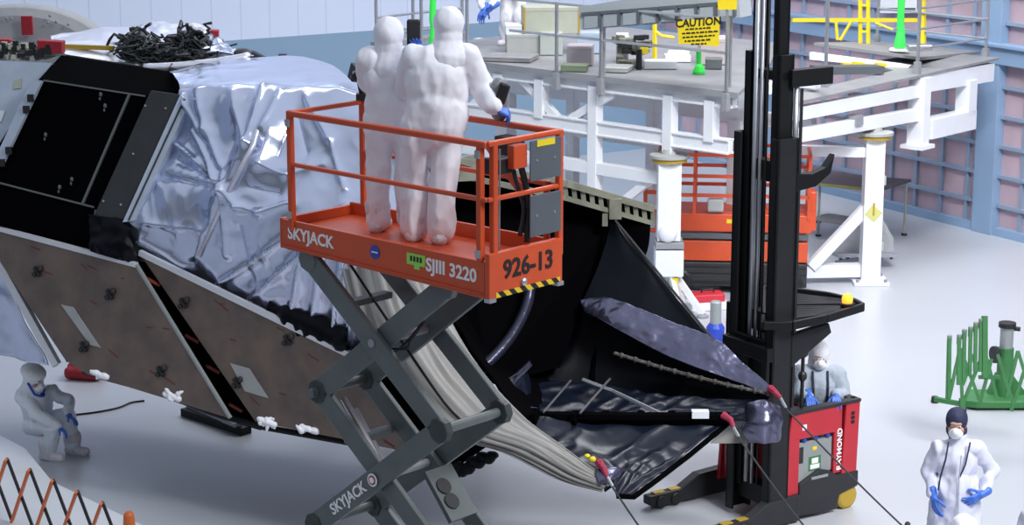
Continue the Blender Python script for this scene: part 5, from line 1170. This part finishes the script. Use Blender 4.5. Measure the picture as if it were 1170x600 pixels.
for q in (tq[0] + V((.3, .1, 0)), tq[1] + V((.3, 0, 0)), tq[3] + V((-.08, .02, 0)), tq[4] + V((-.05, .1, 0)), tq[2] + V((0, .1, 0))):
    m = MB(); m.tube([V((q.x, q.y, 0)), V((q.x, q.y, ht))], .022, 8); lg = m.build('leg', 'olive', tb, world=True); m = MB(); m.lathe((q.x, q.y, 0), (0, 0, 1), [(0, .05), (.03, .05)], 10); m.build('leg_foot', 'black', lg, world=True)
m = MB(); m.beam(tq[0] + V((.3, .1, -.6)), tq[4] + V((-.05, .1, -.6)), .6, .03); m.build('lower_shelf', 'deck', tb, world=True)
m = MB(); m.beam(tq[0] + V((0, -.02, .02)), tq[4] + V((0, -.02, .02)), .02, .05); m.build('edge_band', mat('olive edge', (.35, .33, .12), .5), tb, world=True)

# --------------------------------------------------------- green barricade
gate = empty('expanding_barricade', G(1118, 467)); tag(gate, 'green folding lattice barricade with pillar on the white floor at right', 'barricade')
Gp = lambda n, mb, m='gate', par=None, **k: mb.build(n, m, par or gate, world=True, **k)
def gp(px, py, d=24.9): return D(px, py, d)
for i, (x, yt, yb) in enumerate(((1084, 385, 460), (1095, 384, 440), (1101, 378, 436), (1108, 375, 430), (1114, 370, 425), (1120, 366, 425))):
    m = MB(); m.beam(gp(x, yb), gp(x + 1, yt), .05, .04, (1, 0, 0)); o = Gp('lattice_bar', m)
    m = MB(); m.lathe(gp(x + 1, yt), (0, 0, 1), [(-.1, .03), (.02, .03)], 8); Gp('bar_tip', m, 'gatepale', o)
m = MB(); m.beam(gp(1125, 432), gp(1125, 361), .08, .06, (1, 0, 0)); Gp('end_post', m)
for a, b in (((1083, 462), (1097, 398)), ((1097, 398), (1100, 470)), ((1098, 400), (1120, 460)), ((1100, 462), (1125, 400)), ((1125, 400), (1140, 458)), ((1112, 405), (1100, 440)), ((1120, 460), (1133, 410)), ((1150, 455), (1163, 401)), ((1163, 401), (1182, 462)), ((1155, 470), (1175, 410)), ((1140, 405), (1158, 462)), ((1082, 460), (1084, 388))):
    m = MB(); m.beam(gp(*a), gp(*b), .038, .03, (0, -1, 0)); Gp('lattice_bar', m)
m = MB(); m.beam(gp(1068, 456, 24.95), gp(1100, 462, 24.8), .06, .05); m.beam(gp(1100, 468, 24.8), gp(1099, 455, 24.8), .06, .06, (1, 0, 0)); Gp('foot_bar', m)
m = MB(); m.beam(gp(1118, 431), gp(1142, 431), .04, .04); Gp('cross_bar', m)
for q in ((1068, 460), (1100, 472)):
    g_ = G(*q); m = MB(); m.lathe(g_, (0, 0, 1), [(0, .05), (.08, .045)], 10); Gp('rubber_foot', m, 'black')
pc = G(1146, 462)
m = MB(); m.lathe(pc, (0, 0, 1), [(.08, .11), (.75, .10)], 16); pi = Gp('pillar', m)
m = MB(); m.lathe(pc, (0, 0, 1), [(.75, .085), (1.02, .085)], 16); Gp('pillar_sleeve', m, 'gatepale', pi)
m = MB(); m.lathe(pc, (0, 0, 1), [(1.02, .11), (1.08, .11), (1.09, .05)], 16); m.tube([pc + V((.08, 0, 1.0)), pc + V((.16, -.03, 1.0))], .03, 8); Gp('pillar_cap', m, 'black', pi)
m = MB(); m.lathe(pc + V((-.08, -.05, .68)), (-1, -.4, 0), [(0, .03), (.06, .03), (.06, .11), (.1, .11), (.1, .03)], 16); Gp('brake_knob', m, 'black', pi)
m = MB(); m.prism([pc + V(q) for q in ((-.55, -.22, .03), (-.4, -.3, .03), (.9, -.3, .03), (.9, .25, .03), (-.4, .25, .03))], V((0, 0, .1))); Gp('base', m, bevel=.02)
m = MB(); m.prism([pc + V(q) for q in ((-.2, 0, .13), (.3, 0, .13), (.1, 0, .4), (-.1, 0, .4))], V((0, .1, 0))); Gp('web', m)
for x, y in ((-.45, -.2), (.5, -.22), (-.35, .2)): m = MB(); m.lathe(pc + V((x, y, 0)), (0, 0, 1), [(0, .05), (.04, .05)], 10); Gp('base_foot', m, 'black')

# -------------------------------------------- white plinth, orange barricade
zb = .3
pl_ = [G(-70, 478, zb), G(0, 497, zb), G(29, 512, zb), G(60, 550, zb), G(168, 602, zb), G(260, 660, zb), G(-70, 700, zb)]
m = MB(); pts0 = [V((p.x, p.y, 0)) for p in pl_]; m.hexa(pts0, pl_); o = m.build('floor_plinth', 'white_steel', None, bevel=.01); tag(o, 'low white plinth at lower left corner under the orange barricade', 'plinth')
ob = empty('expanding_barricade', G(60, 610, zb)); tag(ob, 'orange and black zigzag folding barricade at lower left', 'barricade')
d0 = G(33, 537, 1.0); d1 = G(116, 575, 1.0); st_ = (d1 - d0) / 3
hh = .66
for k in range(-3, 5):
    t = d0 + st_ * k
    if k > 3: continue
    m = MB(); a = t; b = t - st_ * .9 + V((0, 0, -hh)); m.beam(a, b, .025, .06, (0, -1, .3)); m.build('orange_bar', 'orangebar', ob, world=True)
    m = MB(); b = t + st_ * 1.05 + V((0, .04, -hh)); m.beam(a + V((0, .04, 0)), b, .025, .045, (0, -1, .3)); m.build('black_bar', 'black', ob, world=True)
t = G(147, 586, .98); m = MB(); m.lathe(V((t.x, t.y, 0)), (0, 0, 1), [(zb + .005, .16), (zb + .03, .16), (zb + .04, .1), (.96, .05), (.99, .03)], 18); o = m.build('orange_end_post', 'orangebar', ob, world=True)
# bits on the floor by the panels
o = MB().rng(-.42, .42, -.22, .22, 0, .02)
e = empty('red_mat', G(98, 432), R(-12)); e.scale = (1.5, 1.5, 1.5); tag(e, 'dark red cloth bundle on floor beside the large left panel', 'cloth')
blob('folded_cloth', [('c', (-.12, -.06, .06), (.12, -.06, .06), .055, .055), ('c', (-.13, .05, .07), (.12, .06, .06), .06, .06), ('c', (-.08, 0, .11), (.1, 0, .1), .06, .05)], 'redtag', e, voxel=.018, sm=2, wr=.008)
a, b = G(212, 474), G(282, 497); m = MB(); m.beam(a + V((0, 0, .05)), b + V((0, 0, .05)), .16, .1); o = m.build('cable_rail', 'mast', None, bevel=.01); tag(o, 'long dark rail with pale top lying on floor below the black gap', 'rail')
m = MB(); m.beam(a + V((.05, .02, .12)), b + V((-.1, .02, .12)), .1, .05); m.build('pale_strip', 'gatepale', o, world=True)
m = MB(); q = [G(*p_, .012) for p_ in ((85, 474), (110, 471), (135, 466), (150, 460), (165, 458))]; m.tube(interp(q, 20), .012, 6); o = m.build('floor_cable', 'black', None); tag(o, 'thin dark cable on floor right of the crouching person', 'cable')
# ---------------------------------------------------------------- light
wld = bpy.data.worlds.new('world'); S.world = wld; wld.use_nodes = True
nt = wld.node_tree; bg = nt.nodes['Background']; bg.inputs[1].default_value = 1.0
tc = nt.nodes.new('ShaderNodeTexCoord'); sp = nt.nodes.new('ShaderNodeSeparateXYZ'); nt.links.new(tc.outputs['Generated'], sp.inputs[0])
cr = nt.nodes.new('ShaderNodeValToRGB'); nt.links.new(sp.outputs[2], cr.inputs[0])      # dim hall walls below a bright ceiling
for e_, (p_, c_) in zip([cr.color_ramp.elements[0], cr.color_ramp.elements.new(.25), cr.color_ramp.elements.new(.5), cr.color_ramp.elements[-1]], ((.0, .14), (.25, .23), (.5, .54), (1, .74))):
    e_.position = p_; e_.color = (c_ * .78, c_ * .86, c_, 1)
nt.links.new(cr.outputs[0], bg.inputs[0])
def area(loc, sx, sy, e, col=(1, .98, .95), tgt=None, spread=180):
    l = bpy.data.lights.new('ceiling_light', 'AREA'); l.shape = 'RECTANGLE'; l.size = sx; l.size_y = sy; l.energy = e; l.color = col; l.spread = R(spread)
    o = bpy.data.objects.new('ceiling_light', l); COL.objects.link(o); o.location = loc
    if tgt: o.rotation_euler = (V(tgt) - V(loc)).to_track_quat('-Z', 'Y').to_euler()
    return o
area((6.5, 31, 15), 7, 9, 1550, (.96, .97, 1), (5, 29, 0))
area((-4, 35, 15), 10, 4, 520, (.93, .96, 1), (-3, 38, 0))
area((10, 11, 15), 6, 5, 640, (.97, .98, 1), (3.5, 20.5, 1), 70)
area((5, 15, 18), 6, 4, 560, (.97, .98, 1), (6, 35, 2.5), 55)
S.view_settings.view_transform = 'Standard'; S.view_settings.look = 'None'; S.view_settings.gamma = 1; S.view_settings.use_curve_mapping = False
S.view_settings.exposure = 0.0
